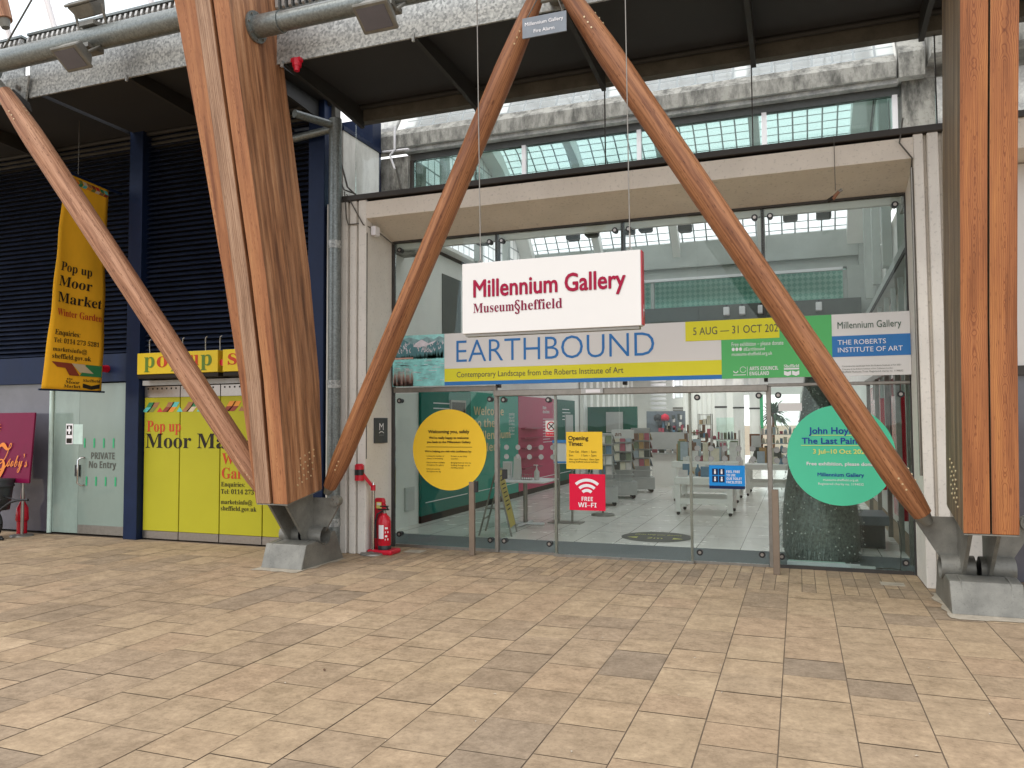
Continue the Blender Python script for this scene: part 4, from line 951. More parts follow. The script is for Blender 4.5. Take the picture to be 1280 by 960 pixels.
# ------------------------------------------------------------------ signs
def hanging_sign():
    t = thing('hanging_sign', 'white box sign lettered Millennium Gallery hanging on two wires', 'sign', (3, -2.6, 2.5))
    b = MB(); b.box(M['signwhite'], 2.165, 3.872, -2.6, -2.49, 2.49, 3.16); b.build('sign_box', t, .004)
    b = MB(); b.box(M['signred'], 3.8745, 3.882, -2.597, -2.492, 2.5, 3.155); b.rect(M['white'], V(3.882, 0, 0), Y_, Z_, -2.56, -2.55, 2.56, 2.68, .002); b.rect(M['white'], V(3.882, 0, 0), Y_, Z_, -2.575, -2.52, 2.62, 2.64, .003); b.build('red_end', t)
    b = MB(); b.box(M['steel_dull'], 2.19, 3.85, -2.58, -2.5, 2.465, 2.488); b.build('bottom_trim', t)
    b = MB()
    b.text(M['crimson'], 'Millennium Gallery', (2.285, -2.6, 2.835), w=1.45, h=.16, style='fat', fat=.03)
    b.text(M['crimson2'], 'Museum', (2.28, -2.6, 2.685), w=.41, h=.088, style='serif'); b.text(M['crimson2'], '§', (2.693, -2.6, 2.685), w=.058, h=.1, style=''); b.text(M['crimson2'], 'heffield', (2.755, -2.6, 2.685), w=.4, h=.092, style='serif')
    b.build('lettering', t)
    for x in (2.335, 3.77):
        b = MB(); b.tube(M['steel_dull'], [(x, -2.55, 3.2), (x, -2.62, 5.85)], .0055, 6); b.tube(M['steel'], [(x, -2.55, 3.2), (x-.02, -2.55, 3.18), (x, -2.55, 3.155), (x+.02, -2.55, 3.18), (x, -2.55, 3.2)], .005, 6); b.cyl(M['steel'], (x, -2.55, 3.2), (x, -2.552, 3.32), .008, None, 8); b.build('wire', t)
hanging_sign()
def apex_sign():
    t = thing('alarm_sign', 'small grey plate lettered Fire Alarm hanging between two pole tops', 'sign', (3, -2.5, 5.2))
    b = MB(); b.hexa([(2.81, -2.66, 5.215), (3.235, -2.66, 5.215), (3.235, -2.645, 5.215), (2.81, -2.645, 5.215), (2.81, -2.66, 5.405), (3.235, -2.66, 5.405), (3.235, -2.645, 5.405), (2.81, -2.645, 5.405)], M['signgrey']); b.build('plate', t)
    b = MB(); b.text(M['white'], 'Millennium Gallery', (3.022, -2.66, 5.325), w=.37, align='C'); b.text(M['white'], 'Fire Alarm', (3.022, -2.66, 5.25), w=.2, align='C'); b.build('lettering', t)
    b = MB(); b.tube(M['cablegrey'], [(2.85, -2.65, 5.4), (2.95, -2.6, 5.62)], .006, 6); b.tube(M['cablegrey'], [(3.2, -2.65, 5.4), (3.12, -2.6, 5.62)], .006, 6); b.build('hanger', t)
apex_sign()
def apex_node():
    t = thing('pole_node', 'grey steel node joining the two pole tops to the canopy fascia', 'steel node', (3.05, -2.5, 5.7))
    b = MB(); b.prism(M['castgrey'], [(2.85, -2.54, 5.6), (3.25, -2.54, 5.6), (3.32, -2.54, 5.85), (2.78, -2.54, 5.85)], (0, .04, 0)); b.build('plate', t, .005)
    b = MB(); b.cyl(M['castgrey'], (3.05, -2.52, 5.75), (3.05, -2.3, 5.75), .09); b.build('stub', t)
apex_node()
b = MB(); b.cyl(M['redplastic'], (.08, -2.33, 5.63), (.08, -2.33, 5.55), .055, .05, 18); b.cyl(M['redplastic'], (.08, -2.33, 5.55), (.08, -2.33, 5.5), .038, .03, 18); b.box(M['redplastic'], .02, .14, -2.36, -2.3, 5.6, 5.64)
tag(b.build('alarm_sounder'), 'small red alarm sounder under the canopy fascia right of the leaning arch', 'alarm')

def banner():
    t = thing('exhibition_banner', 'long printed exhibition banner across the glass above the doors', 'banner', (3.1, -.1, 2.1))
    y = -.12; o = V(0, y, 0)
    b = MB(); b.box(M['signwhite'], .05, 6.28, y, y+.02, 2.135, 2.815); b.build('panel', t)
    b = MB()
    def R(m, x0, x1, z0, z1, f=.003): b.rect(M[m] if isinstance(m, str) else m, o, X_, Z_, x0, x1, z0, z1, f)
    R('yelprint', .815, 4.325, 2.185, 2.355); R('blue', .815, 4.325, 2.136, 2.183); R('yelprint', 3.92, 5.0, 2.585, 2.814, .004)
    R('greenprint', 4.325, 5.505, 2.136, 2.584, .005); R('greenprint', 4.96, 5.505, 2.584, 2.814, .005); R('blue', 5.505, 6.279, 2.345, 2.575)
    b.build('colour_field', t)
    # landscape print
    b = MB(); random.seed(11)
    sky_, snow, hill, water, pine, reed = [pm('print_'+n, c, .5, 0, .25, 9) for n, c in (('sky', '8fcac8'), ('snow', 'cfc9cf'), ('hill', '4f7f86'), ('water', '84c9c6'), ('pine', '2f5a55'), ('reed', 'c79a8c'))]
    R(sky_, .051, .813, 2.5, 2.814); R(water, .051, .813, 2.136, 2.5)
    b.quad(hill, *[(x, y-.004, z) for x, z in ((.06, 2.5), (.81, 2.5), (.81, 2.68), (.7, 2.74), (.6, 2.68), (.48, 2.76), (.35, 2.69), (.2, 2.77), (.06, 2.72))])
    b.quad(snow, *[(x, y-.005, z) for x, z in ((.36, 2.66), (.44, 2.65), (.56, 2.67), (.66, 2.7), (.7, 2.735), (.58, 2.70), (.48, 2.755), (.4, 2.71))])
    h2 = pm('print_far_hill', '7fa3a6', .5, 0, .3, 14)
    b.quad(h2, *[(x, y-.0035, z) for x, z in ((.055, 2.6), (.81, 2.6), (.81, 2.76), (.74, 2.79), (.66, 2.75), (.56, 2.785), (.46, 2.745), (.3, 2.79), (.16, 2.755), (.055, 2.785))])
    for k in range(70):   # snow streaks on the slopes
        x = random.uniform(.1, .78); z = random.uniform(2.62, 2.74); d = random.uniform(-.03, .03); b.quad(snow, (x, y-.0055, z), (x+d-.004, y-.0055, z-.05), (x+d+.01, y-.0055, z-.045))
    for k in range(170):
        x = random.uniform(.07, .8); h = random.uniform(.03, .10)*(.35+x); w_ = random.uniform(.006, .014); z0 = 2.495+random.uniform(0, .02); b.quad(pine, (x-w_, y-.006, z0), (x+w_, y-.006, z0), (x, y-.006, z0+h))
    for k in range(90):   # reflections in the lake
        x = random.uniform(.06, .76); z = random.uniform(2.2, 2.48); l = random.uniform(.02, .12); b.quad(random.choice((sky_, h2, snow)), (x, y-.005, z), (min(x+l, .81), y-.005, z), (min(x+l, .81), y-.005, z+.006), (x, y-.005, z+.006))
    R(reed, .055, .36, 2.5, 2.52, .007)
    for k in range(260):
        x = random.uniform(.06, .36); q = random.uniform(-.012, .012); zt = random.uniform(2.2, 2.42)-.3*max(0, x-.25); b.quad(reed, (x-.0025, y-.007, 2.14), (x+.0025, y-.007, 2.14), (x+q, y-.007, zt))
    b.build('landscape_print', t)
    b = MB(); T = b.text
    T(M['blue'], 'EARTHBOUND', (.985, y, 2.435), w=2.57, h=.283, thin=-.008)
    T(M['greytext'], 'Contemporary Landscape from the Roberts Institute of Art', (.99, y, 2.238), w=2.19, h=.072, off=.006)
    T(M['greytext'], '5 AUG — 31 OCT 2021', (4.01, y, 2.655), w=.97, h=.088, off=.007)
    T(M['white'], 'Free exhibition – please donate', (4.44, y, 2.505), w=.56, h=.045, off=.008); T(M['white'], '●●● #Earthbound', (4.44, y, 2.45), w=.36, h=.04, off=.008); T(M['white'], 'museums-sheffield.org.uk', (4.44, y, 2.395), w=.44, h=.04, off=.008)
    T(M['white'], 'ARTS COUNCIL', (4.63, y, 2.225), w=.31, h=.042, off=.008, style='bold'); T(M['white'], 'ENGLAND', (4.63, y, 2.168), w=.21, h=.042, off=.008, style='bold')
    b.rect(M['white'], o, X_, Z_, 4.605, 4.609, 2.165, 2.27, .008)
    b.ring(M['white'], (4.56, y-.008, 2.235), X_, Z_, .03, .035, .3, 6.0, 20); b.ring(M['white'], (4.48, y-.008, 2.225), X_, Z_, .018, .028, 3.2, 6.2, 14); b.rect(M['white'], o, X_, Z_, 4.45, 4.59, 2.172, 2.18, .008)
    T(M['white'], 'Sheffield', (5.0, y, 2.245), w=.16, h=.035, off=.008, style='serif')
    b.rect(M['white'], o, X_, Z_, 5.0, 5.16, 2.222, 2.238, .008)
    for s_ in (0, 1):
        x = 5.0+s_*.085; b.quad(M['white'], (x, y-.008, 2.21), (x+.04, y-.008, 2.195), (x+.075, y-.008, 2.21), (x+.075, y-.008, 2.165), (x+.04, y-.008, 2.15), (x, y-.008, 2.165))
    T(M['greentext'], 'Millennium Gallery', (5.565, y, 2.655), w=.63, h=.075, off=.006)
    T(M['white'], 'THE ROBERTS', (5.562, y, 2.478), w=.48, h=.052, off=.006); T(M['white'], 'INSTITUTE OF ART', (5.562, y, 2.395), w=.64, h=.052, off=.006)
    for k, w_ in enumerate((.58, .5, .6)): T(M['greytext'], ('Contemporary Landscape from the Roberts Institute of Art 2021', 'Courtesy of the Roberts Institute of Art Collection London', 'Sheffield Museums Trust. Registered charity no. 1194032')[k], (5.6, y, 2.235-k*.032), w=w_, off=.006)
    b.build('lettering', t)
banner()

def disc_sign(name, lab, x, z, r, m, lines, y=-.02):
    t = thing(name, lab, 'sign', (x, y, z))
    b = MB(); b.discf(M[m], (x, y, z), X_, Z_, r, 72, .006); b.build('disc', t)
    b = MB()
    for (txt, xx, zz, w, mt, st, al) in lines:
        if txt == '-': b.rect(M[mt], V(0, y, 0), X_, Z_, xx, xx+w, zz, zz+.006, .003)
        else: b.text(M[mt], txt, (xx, y, zz), w=w, h=(w*1.5/len(txt)) if st == 'fat' else None, align=al, style=st, off=.003)
    b.build('lettering', t)
disc_sign('disc_sign', 'round yellow sign headed Welcoming you, safely on the glass', .83, 1.297, .53, 'yellow', [
    ('Welcoming you, safely', .825, 1.515, .59, 'ink', 'fat', 'C'), ('We’re really happy to welcome', .825, 1.44, .57, 'ink', 'fat', 'C'), ('you back to the Millennium Gallery', .825, 1.385, .63, 'ink', 'fat', 'C'),
    ('-', .5, 1.33, .66, 'ink', '', 'L'), ('We’re helping you visit with confidence by:', .815, 1.265, .67, 'ink', 'fat', 'C'),
    ('· Limiting the number of', .49, 1.205, .27, 'ink', '', 'L'), ('visitors in the building', .505, 1.172, .24, 'ink', '', 'L'), ('· Hand sanitiser available', .49, 1.12, .28, 'ink', '', 'L'), ('throughout the gallery', .505, 1.087, .25, 'ink', '', 'L'),
    ('· Enhanced cleaning', .49, 1.035, .21, 'ink', '', 'L'), ('throughout the day', .505, 1.002, .21, 'ink', '', 'L'),
    ('· Screens at our shop', .845, 1.205, .24, 'ink', '', 'L'), ('counters', .86, 1.172, .1, 'ink', '', 'L'), ('· Bringing fresh air into the', .845, 1.12, .3, 'ink', '', 'L'), ('building through our air', .86, 1.087, .27, 'ink', '', 'L'), ('handling system', .86, 1.055, .18, 'ink', '', 'L')])
disc_sign('disc_sign', 'round mint green sign headed John Hoyland on the right glass pane', 5.565, 1.268, .553, 'mint', [
    ('John Hoyland:', 5.245, 1.505, .6, 'bluetext', 'fat', 'L'), ('-', 5.24, 1.485, .62, 'paleyel', '', 'L'), ('The Last Paintings', 5.17, 1.395, .76, 'bluetext', 'fat', 'L'), ('-', 5.16, 1.372, .78, 'paleyel', '', 'L'),
    ('3 Jul–10 Oct 2021', 5.285, 1.285, .55, 'paleyel', 'fat', 'L'), ('Free exhibition, please donate', 5.215, 1.155, .72, 'white', 'fat', 'L'), ('Millennium Gallery', 5.56, 1.035, .47, 'bluetext', 'fat', 'C'),
    ('museums-sheffield.org.uk', 5.56, .985, .36, 'white', '', 'C'), ('Registered charity no. 1194032', 5.56, .94, .46, 'white', '', 'C')])
def flat_sign(name, lab, x0, x1, z0, z1, m, y, fn):
    t = thing(name, lab, 'sign', ((x0+x1)/2, y, z0))
    b = MB(); b.box(M[m], x0, x1, y, y+.006, z0, z1); b.build('panel', t)
    b = MB(); fn(b, y); b.build('lettering', t); return t
def f_open(b, y):
    b.text(M['ink'], 'Opening', (2.475, y, 1.43), w=.25, h=.05, style='fat', off=.003); b.text(M['ink'], 'Times:', (2.475, y, 1.36), w=.18, h=.05, style='fat', off=.003)
    b.text(M['ink'], 'Tue–Sat  10am – 5pm', (2.48, y, 1.275), w=.345, off=.003); b.text(M['ink'], 'Sun         11am – 5pm', (2.48, y, 1.23), w=.345, off=.003)
    b.text(M['ink'], 'Also open Mondays, 10am–3pm', (2.48, y, 1.185), w=.38, off=.003); b.text(M['ink'], 'during Sheffield school holidays', (2.48, y, 1.155), w=.37, off=.003)
flat_sign('opening_times_sign', 'square yellow Opening Times notice on the sliding door', 2.445, 2.9, 1.075, 1.53, 'yellow', -.08, f_open)
def f_wifi(b, y):
    for r in (.085, .145, .21): b.ring(M['white'], (2.703, y-.003, .735), X_, Z_, r-.02, r+.016, math.radians(48), math.radians(132), 24)
    b.text(M['white'], 'FREE', (2.705, y, .69), w=.14, h=.05, align='C', style='bold', off=.003); b.text(M['white'], 'WI–FI', (2.705, y, .615), w=.23, h=.055, align='C', style='bold', off=.003)
flat_sign('wifi_sign', 'square red FREE WI-FI sign on the sliding door', 2.48, 2.93, .575, 1.015, 'red', -.08, f_wifi)
def f_smoke(b, y):
    b.ring(M['redpaint'], (2.235, y-.003, 1.6), X_, Z_, .045, .058, n=28); b.rect(M['ink'], V(2.235, y, 1.6), V(.707, 0, .707), V(-.707, 0, .707), -.05, .05, -.006, .006, .004); b.rect(M['ink'], V(2.235, y, 1.6), V(.707, 0, -.707), V(.707, 0, .707), -.05, .05, -.006, .006, .004)
    b.rect(M['redpaint'], V(0, y, 0), X_, Z_, 2.163, 2.307, 1.475, 1.53, .003); b.text(M['white'], 'No smoking', (2.235, y, 1.5), w=.11, align='C', off=.005)
flat_sign('prohibition_sign', 'small white and red prohibition sign beside the left door stile', 2.16, 2.31, 1.47, 1.67, 'signwhite', -.02, f_smoke)
def f_toilet(b, y):
    b.rect(M['navyprint'], V(0, y, 0), X_, Z_, 4.151, 4.549, .872, .905, .003)
    for i in range(2):
        for j in range(2):
            x0 = 4.185+i*.075; z0 = .945+j*.085
            b.rect(M['navyprint'], V(0, y, 0), X_, Z_, x0, x0+.065, z0, z0+.072, .003); b.discf(M['white'], (x0+.032, y-.004, z0+.055), X_, Z_, .009, 12); b.rect(M['white'], V(0, y, 0), X_, Z_, x0+.022, x0+.042, z0+.012, z0+.044, .004)
    for k, s_ in enumerate(('FEEL FREE', 'TO USE', 'OUR TOILET', 'FACILITIES')): b.text(M['white'], s_, (4.345, y, 1.055-k*.04), w=(.15, .1, .17, .17)[k], h=.028, style='bold', off=.003)
flat_sign('toilets_sign', 'blue sign about toilet facilities on the right door pane', 4.15, 4.55, .87, 1.14, 'bluesign', -.02, f_toilet)
def plaque():
    t = thing('wall_plaque', 'dark slate plaque with an M on the concrete reveal', 'plaque', (-.02, -.34, 1.4))
    b = MB(); b.box(M['plaque'], -.02, -.002, -.5, -.16, 1.39, 1.72); b.build('plate', t, .003)
    b = MB(); b.text(M['white'], 'M', (-.002, -.33, 1.56), u=Y_, w=.11, h=.09, align='C', off=.002); b.ring(M['white'], (0, -.33, 1.43), Y_, Z_, .105, .115, math.radians(55), math.radians(125), 14); b.text(M['dotgrey'], 'MILLENNIUM', (-.002, -.33, 1.485), u=Y_, w=.13, align='C', off=.002); b.build('lettering', t)
plaque()
def market_banner():
    t = thing('market_banner', 'tall ochre cloth market banner projecting from the louvred wall', 'banner', (-4.3, -1.3, 2.1))
    XB = -4.3; yl0, yl1, yr0, yr1 = -1.80, -1.50, -.85, -.79; zb, ztl, ztr = 2.125, 5.16, 5.10
    def P(u, v, off=0):
        y0 = yl0*(1-v)+yl1*v; y1 = yr0*(1-v)+yr1*v
        z0 = zb; z1 = ztl*(1-u)+ztr*u
        wob = .018*math.sin(u*7+v*5)*math.sin(v*math.pi)+.01*math.sin(v*23+u*3)*math.sin(v*math.pi)
        return V(XB+wob+off, y0*(1-u)+y1*u, z0*(1-v)+z1*v)
    nu, nv = 12, 40; vs = [P(i/nu, j/nv) for j in range(nv+1) for i in range(nu+1)]
    fs = [(j*(nu+1)+i, j*(nu+1)+i+1, (j+1)*(nu+1)+i+1, (j+1)*(nu+1)+i) for j in range(nv) for i in range(nu)]
    b = MB(); b.add(vs, fs, M['fabric'], True); o = b.build('cloth', t)
    so = o.modifiers.new('thickness', 'SOLIDIFY'); so.thickness = .004
    b = MB()
    def T(m, s_, u0, v0, w, h, st='serif'):
        vs, fs_ = glyphs(s_, st); x0 = min(p[0] for p in vs); x1 = max(p[0] for p in vs); y1 = max(p[1] for p in vs)
        b.add([P(u0+(p[0]-x0)/(x1-x0)*w, v0+p[1]/y1*h, .012) for p in vs], fs_, M[m])
    def Q(m, *uv): b.add([P(u, v, .010) for u, v in uv], [tuple(range(len(uv)))], m)
    T('ink', 'Pop up', .1, .545, .58, .04); T('ink', 'Moor', .1, .475, .6, .046); T('ink', 'Market', .1, .40, .82, .046)
    T('rust', 'Winter Garden', .1, .338, .84, .032); T('ink', 'Enquiries:', .1, .25, .46, .024); T('ink', 'Tel: 0114 273 5281', .1, .215, .8, .022)
    T('ink', 'marketsinfo@', .1, .176, .6, .02); T('ink', 'sheffield.gov.uk', .1, .143, .68, .022)
    Q(TRI['8a3a26'], (.1, .128), (.45, .126), (.6, .07), (.42, .07), (.34, .103), (.2, .105)); Q(TRI['c9b79a'], (.45, .126), (.68, .125), (.84, .085), (.6, .085))
    Q(TRI['2f7d4d'], (.7, .125), (.98, .124), (.98, .07), (.6, .07))
    T('ink', 'the', .38, .05, .1, .009); T('ink', 'Moor', .36, .032, .24, .014); T('ink', 'Market', .34, .014, .28, .013); T('ink', 'Sheffield', .66, .044, .3, .013); Q(M['ink'], (.66, .036), (.81, .026), (.96, .036), (.96, .016), (.81, .008), (.66, .016))
    pal = list(TRI.values()); random.seed(5)
    for k in range(9):
        u = .06+k*.1
        Q(pal[k % 8], (u, .955), (u+.09, .955), (u+.13, .97), (u+.05, .97)); Q(pal[(k+3) % 8], (u+.05, .97), (u+.13, .97), (u+.09, .985), (u, .985))
    b.build('lettering', t)
    b = MB(); b.cyl(M['navy'], P(-.04, 0), P(1.02, 0)+V(0, .03, 0), .013, None, 10); b.cyl(M['navy'], P(-.03, 1), P(1.0, 1)+V(0, .22, 0), .02, None, 10); b.build('rail', t)
    b = MB(); b.cyl(M['cablegrey'], (-4.31, -1.3, 5.14), (-4.31, -1.3, 5.95), .006, None, 6); b.build('wire', t)
market_banner()
def cafe_sign():
    t = thing('cafe_sign', 'maroon board with orange script lettering on a chrome stand', 'sign', (-5.78, -.9, 0))
    b = MB(); b.hexa([(-6.45, -.93, .79), (-5.6, -.93, .79), (-5.6, -.9, .79), (-6.45, -.9, .79), (-6.43, -.88, 1.84), (-5.57, -.88, 1.84), (-5.57, -.85, 1.84), (-6.43, -.85, 1.84)], M['maroon']); b.build('board', t, .004)
    b = MB(); u = V(1, 0, 0); v = V(0.02, .05, 1)
    b.text(M['orangetext'], 'Z', (-6.34, -.93, .97), u, v, w=.36, h=.42, style='script', off=.012); b.text(M['orangetext'], 'ooby’s', (-6.06, -.925, 1.03), u, v, w=.42, h=.2, style='script', off=.012)
    for k in range(10):
        a = k*math.pi/5; d = V(math.cos(a), 0, math.sin(a)); e = V(-d.z, 0, d.x); c = V(-6.32, -.907, 1.62)
        b.quad(M['orangetext'], c+d*.03+e*.01, c+d*.1, c+d*.03-e*.01)
    b.discf(M['orangetext'], (-6.32, -.908, 1.62), X_, Z_, .03, 14)
    b.build('lettering', t)
    b = MB(); b.cyl(M['steel'], (-5.78, -.88, .02), (-5.78, -.88, .8), .022, None, 14); b.build('pole', t)
    b = MB(); b.lathe(M['steel_dull'], (-5.78, -.88, 0), [(.0, .035), (.03, .034), (.15, .02), (.16, 0)], 28); b.build('base', t)
cafe_sign()

# ------------------------------------------------------------------ street furniture by the door
def barrier(x, y, lab, rd=True):
    t = thing('barrier_post', lab, 'post', (x, y, 0))
    b = MB(); b.box(M['beigepost'], x-.035, x+.035, y-.025, y+.025, 0, .91); b.build('post', t, .004)
    if rd:
        b = MB(); b.box(M['blackplastic'], x+.037, x+.075, y-.02, y+.03, .78, .92); b.build('reader', t, .003)
barrier(1.285, -.32, 'bronze metal post with a black card reader below the yellow disc'); barrier(4.885, -.42, 'plain bronze metal post in front of the right fixed pane', False)
def extinguisher():
    t = thing('extinguisher_stand', 'tall red plastic extinguisher stand in the concrete recess', 'stand', (.03, -.5, 0))
    b = MB(); b.box(M['redplastic'], -.02, .14, -.5, -.44, .05, .62); b.prism(M['redplastic'], [(-.02, -.5, .62), (.14, -.5, .62), (.12, -.5, .69), (.0, -.5, .69)], (0, .06, 0)); b.build('backboard', t, .015, 2)
    b = MB(); b.box(M['redplastic'], -.01, .34, -.68, -.42, 0, .06); b.build('tray', t, .02, 2)
    b = MB(); b.box(M['paleyel'], .03, .1, -.506, -.501, .56, .64); b.box(M['white'], .04, .09, -.509, -.5065, .6, .63); b.build('label', t)
    e = thing('fire_extinguisher', 'red fire extinguisher standing on the red tray', 'extinguisher', (.19, -.58, .06))
    b = MB(); b.lathe(M['redpaint'], (.19, -.58, .06), [(.0, 0), (.075, 0), (.082, .012), (.082, .34), (.07, .4), (.035, .43), (.028, .45), (0, .45)], 28); b.build('cylinder', e)
    b = MB(); b.lathe(M['blackplastic'], (.19, -.58, .06), [(.083, .0), (.084, .05), (.083, .052)], 28); b.build('foot_ring', e)
    b = MB(); b.cyl(M['steel_dull'], (.19, -.58, .5), (.19, -.58, .55), .022); b.box(M['blackplastic'], .1, .25, -.595, -.565, .55, .565); b.box(M['blackplastic'], .13, .24, -.595, -.565, .59, .605); b.cyl(M['blackplastic'], (.24, -.58, .55), (.22, -.58, .6), .012); b.build('valve', e)
    b = MB(); b.tube(M['black'], [(.17, -.59, .54), (.11, -.62, .5), (.09, -.63, .4), (.1, -.64, .2)], .012, 8); b.build('hose', e)
    b = MB()
    for k in range(9):
        a0 = -2.1+k*.1; a1 = a0+.1; r = .0835
        b.quad(M['white'], *[(.19+r*math.cos(a), -.58+r*math.sin(a), z) for a, z in ((a0, .2), (a1, .2), (a1, .37), (a0, .37))])
    for r0, z0, w in ((0, .32, .05), (0, .27, .06), (0, .22, .04), (.0, .18, .06)):
        a = -1.0
        b.quad(M['white'], *[(.19+.0838*math.cos(q), -.58+.0838*math.sin(q), z) for q, z in ((a, z0), (a+w*9, z0), (a+w*9, z0+.022), (a, z0+.022))])
    b.build('label', e)
extinguisher()
def stanchion():
    t = thing('barrier_stanchion', 'chrome stanchion with a red belt hooked to the wall reel', 'stanchion', (.05, -.64, 0))
    b = MB(); b.cyl(M['chrome'], (.06, -.64, .03), (.06, -.64, .82), .024, None, 18); b.cyl(M['redplastic'], (.06, -.64, .8), (.06, -.64, .87), .03, None, 18); b.cyl(M['chrome'], (.06, -.64, .87), (.06, -.64, .9), .02, .014, 18); b.build('post', t)
    b = MB(); b.lathe(M['steel_dull'], (.06, -.64, 0), [(0, .05), (.03, .05), (.05, .035), (.15, .028), (.165, .012), (.165, 0)], 32); b.build('base', t)
    r = thing('belt_reel', 'red and black belt reel fixed to the concrete pier', 'belt reel', (-.04, -.75, 1))
    b = MB(); b.cyl(M['redplastic'], (-.07, -.76, .93), (-.07, -.76, 1.12), .058, .058, 20); b.cyl(M['redplastic'], (-.07, -.76, 1.12), (-.07, -.76, 1.14), .058, .04, 20); b.build('housing', r)
    b = MB(); b.cyl(M['blackplastic'], (-.07, -.76, 1.0), (-.07, -.76, 1.07), .0595, None, 20); b.build('collar', r)
    b = MB(); b.hexa([(-.02, -.77, .98), (-.02, -.765, .98), (.055, -.645, .82), (.055, -.65, .82), (-.02, -.77, 1.05), (-.02, -.765, 1.05), (.055, -.645, .88), (.055, -.65, .88)], M['redplastic']); b.build('belt', r)
stanchion()
b = MB(); b.box(M['bed'], .36, .6, -.4, -.22, .002, .008); tag(b.build('floor_card'), 'pale square card lying on the paving by the extinguisher', 'card')
b = MB(); b.box(M['bed'], 5.88, 6.1, -.66, -.5, .001, .005); tag(b.build('access_cover'), 'pale square cover set in the paving near the right pier', 'cover')
def plug():
    t = thing('hanging_plug', 'small plug dangling on a thin cord under the lintel', 'plug', (5.55, -.76, 3.95))
    b = MB(); b.tube(M['cablegrey'], [(5.55, -.74, 4.6), (5.55, -.75, 4.02)], .004, 6); b.build('cord', t)
    b = MB(); b.cyl(M['oak'], (5.52, -.76, 3.93), (5.58, -.76, 4.0), .022, .016); b.cyl(M['steel_dull'], (5.58, -.76, 4.0), (5.61, -.75, 4.02), .016); b.cyl(M['ink'], (5.47, -.76, 3.91), (5.53, -.76, 3.95), .02); b.build('connector', t)
plug()
def trolley():
    t = thing('hand_cart', 'dark hand cart with a black wheel cut off by the left edge', 'cart', (-5.75, -1.35, 0))
    b = MB()
    c = V(-5.66, -1.25, .22); b.tube(M['black'], [c+V(math.cos(a), 0, math.sin(a))*.19 for a in [k*math.pi/12 for k in range(25)]], .04, 10, False); w = b.build('wheel', t)
    b = MB(); b.cyl(M['steel_dull'], c+V(0, -.03, 0), c+V(0, .03, 0), .12, None, 24); b.cyl(M['ink'], c+V(0, -.05, 0), c+V(0, .05, 0), .035, None, 14); b.build('hub', w)
    b = MB(); b.lathe(M['plaque'], (-5.8, -1.1, .4), [(0, 0), (.2, 0), (.235, .3), (.24, .34), (.255, .345), (.255, .37), (.245, .375), (.26, .43), (.26, .46), (0, .46)], 28); b.build('drum', t)
    b = MB(); b.tube(M['black'], [(-5.6, -1.3, .28), (-5.5, -1.3, .34), (-5.35, -1.3, .47), (-5.2, -1.3, .55), (-5.05, -1.3, .585), (-4.85, -1.3, .595)], .017, 8); b.tube(M['black'], [(-5.6, -1.1, .6), (-5.05, -1.3, .585)], .01, 8); b.tube(M['black'], [(-5.62, -1.3, .3), (-5.45, -1.25, .58)], .01, 8); b.build('handle', t)
    b = MB(); b.tube(M['black'], [(-5.52, -1.3, .3), (-5.45, -1.3, .1), (-5.4, -1.3, .03), (-5.33, -1.3, .02)], .018, 8); b.cyl(M['black'], (-5.4, -1.33, .03), (-5.4, -1.27, .03), .03); b.build('prop_leg', t)
    for ch in [t]+[]: ch.location.x -= .28
    e = thing('red_bottle', 'red spray bottle standing behind the maroon sign stand', 'bottle', (-5.75, -.72, 0))
    b = MB(); b.lathe(M['redpaint'], (-5.95, -.75, .2), [(0, 0), (.08, 0), (.09, .03), (.08, .2), (.03, .3), (.022, .5), (.0, .52)], 20); b.cyl(M['redpaint'], (-5.95, -.75, 0), (-5.95, -.75, .2), .07); b.build('body', e)
trolley()

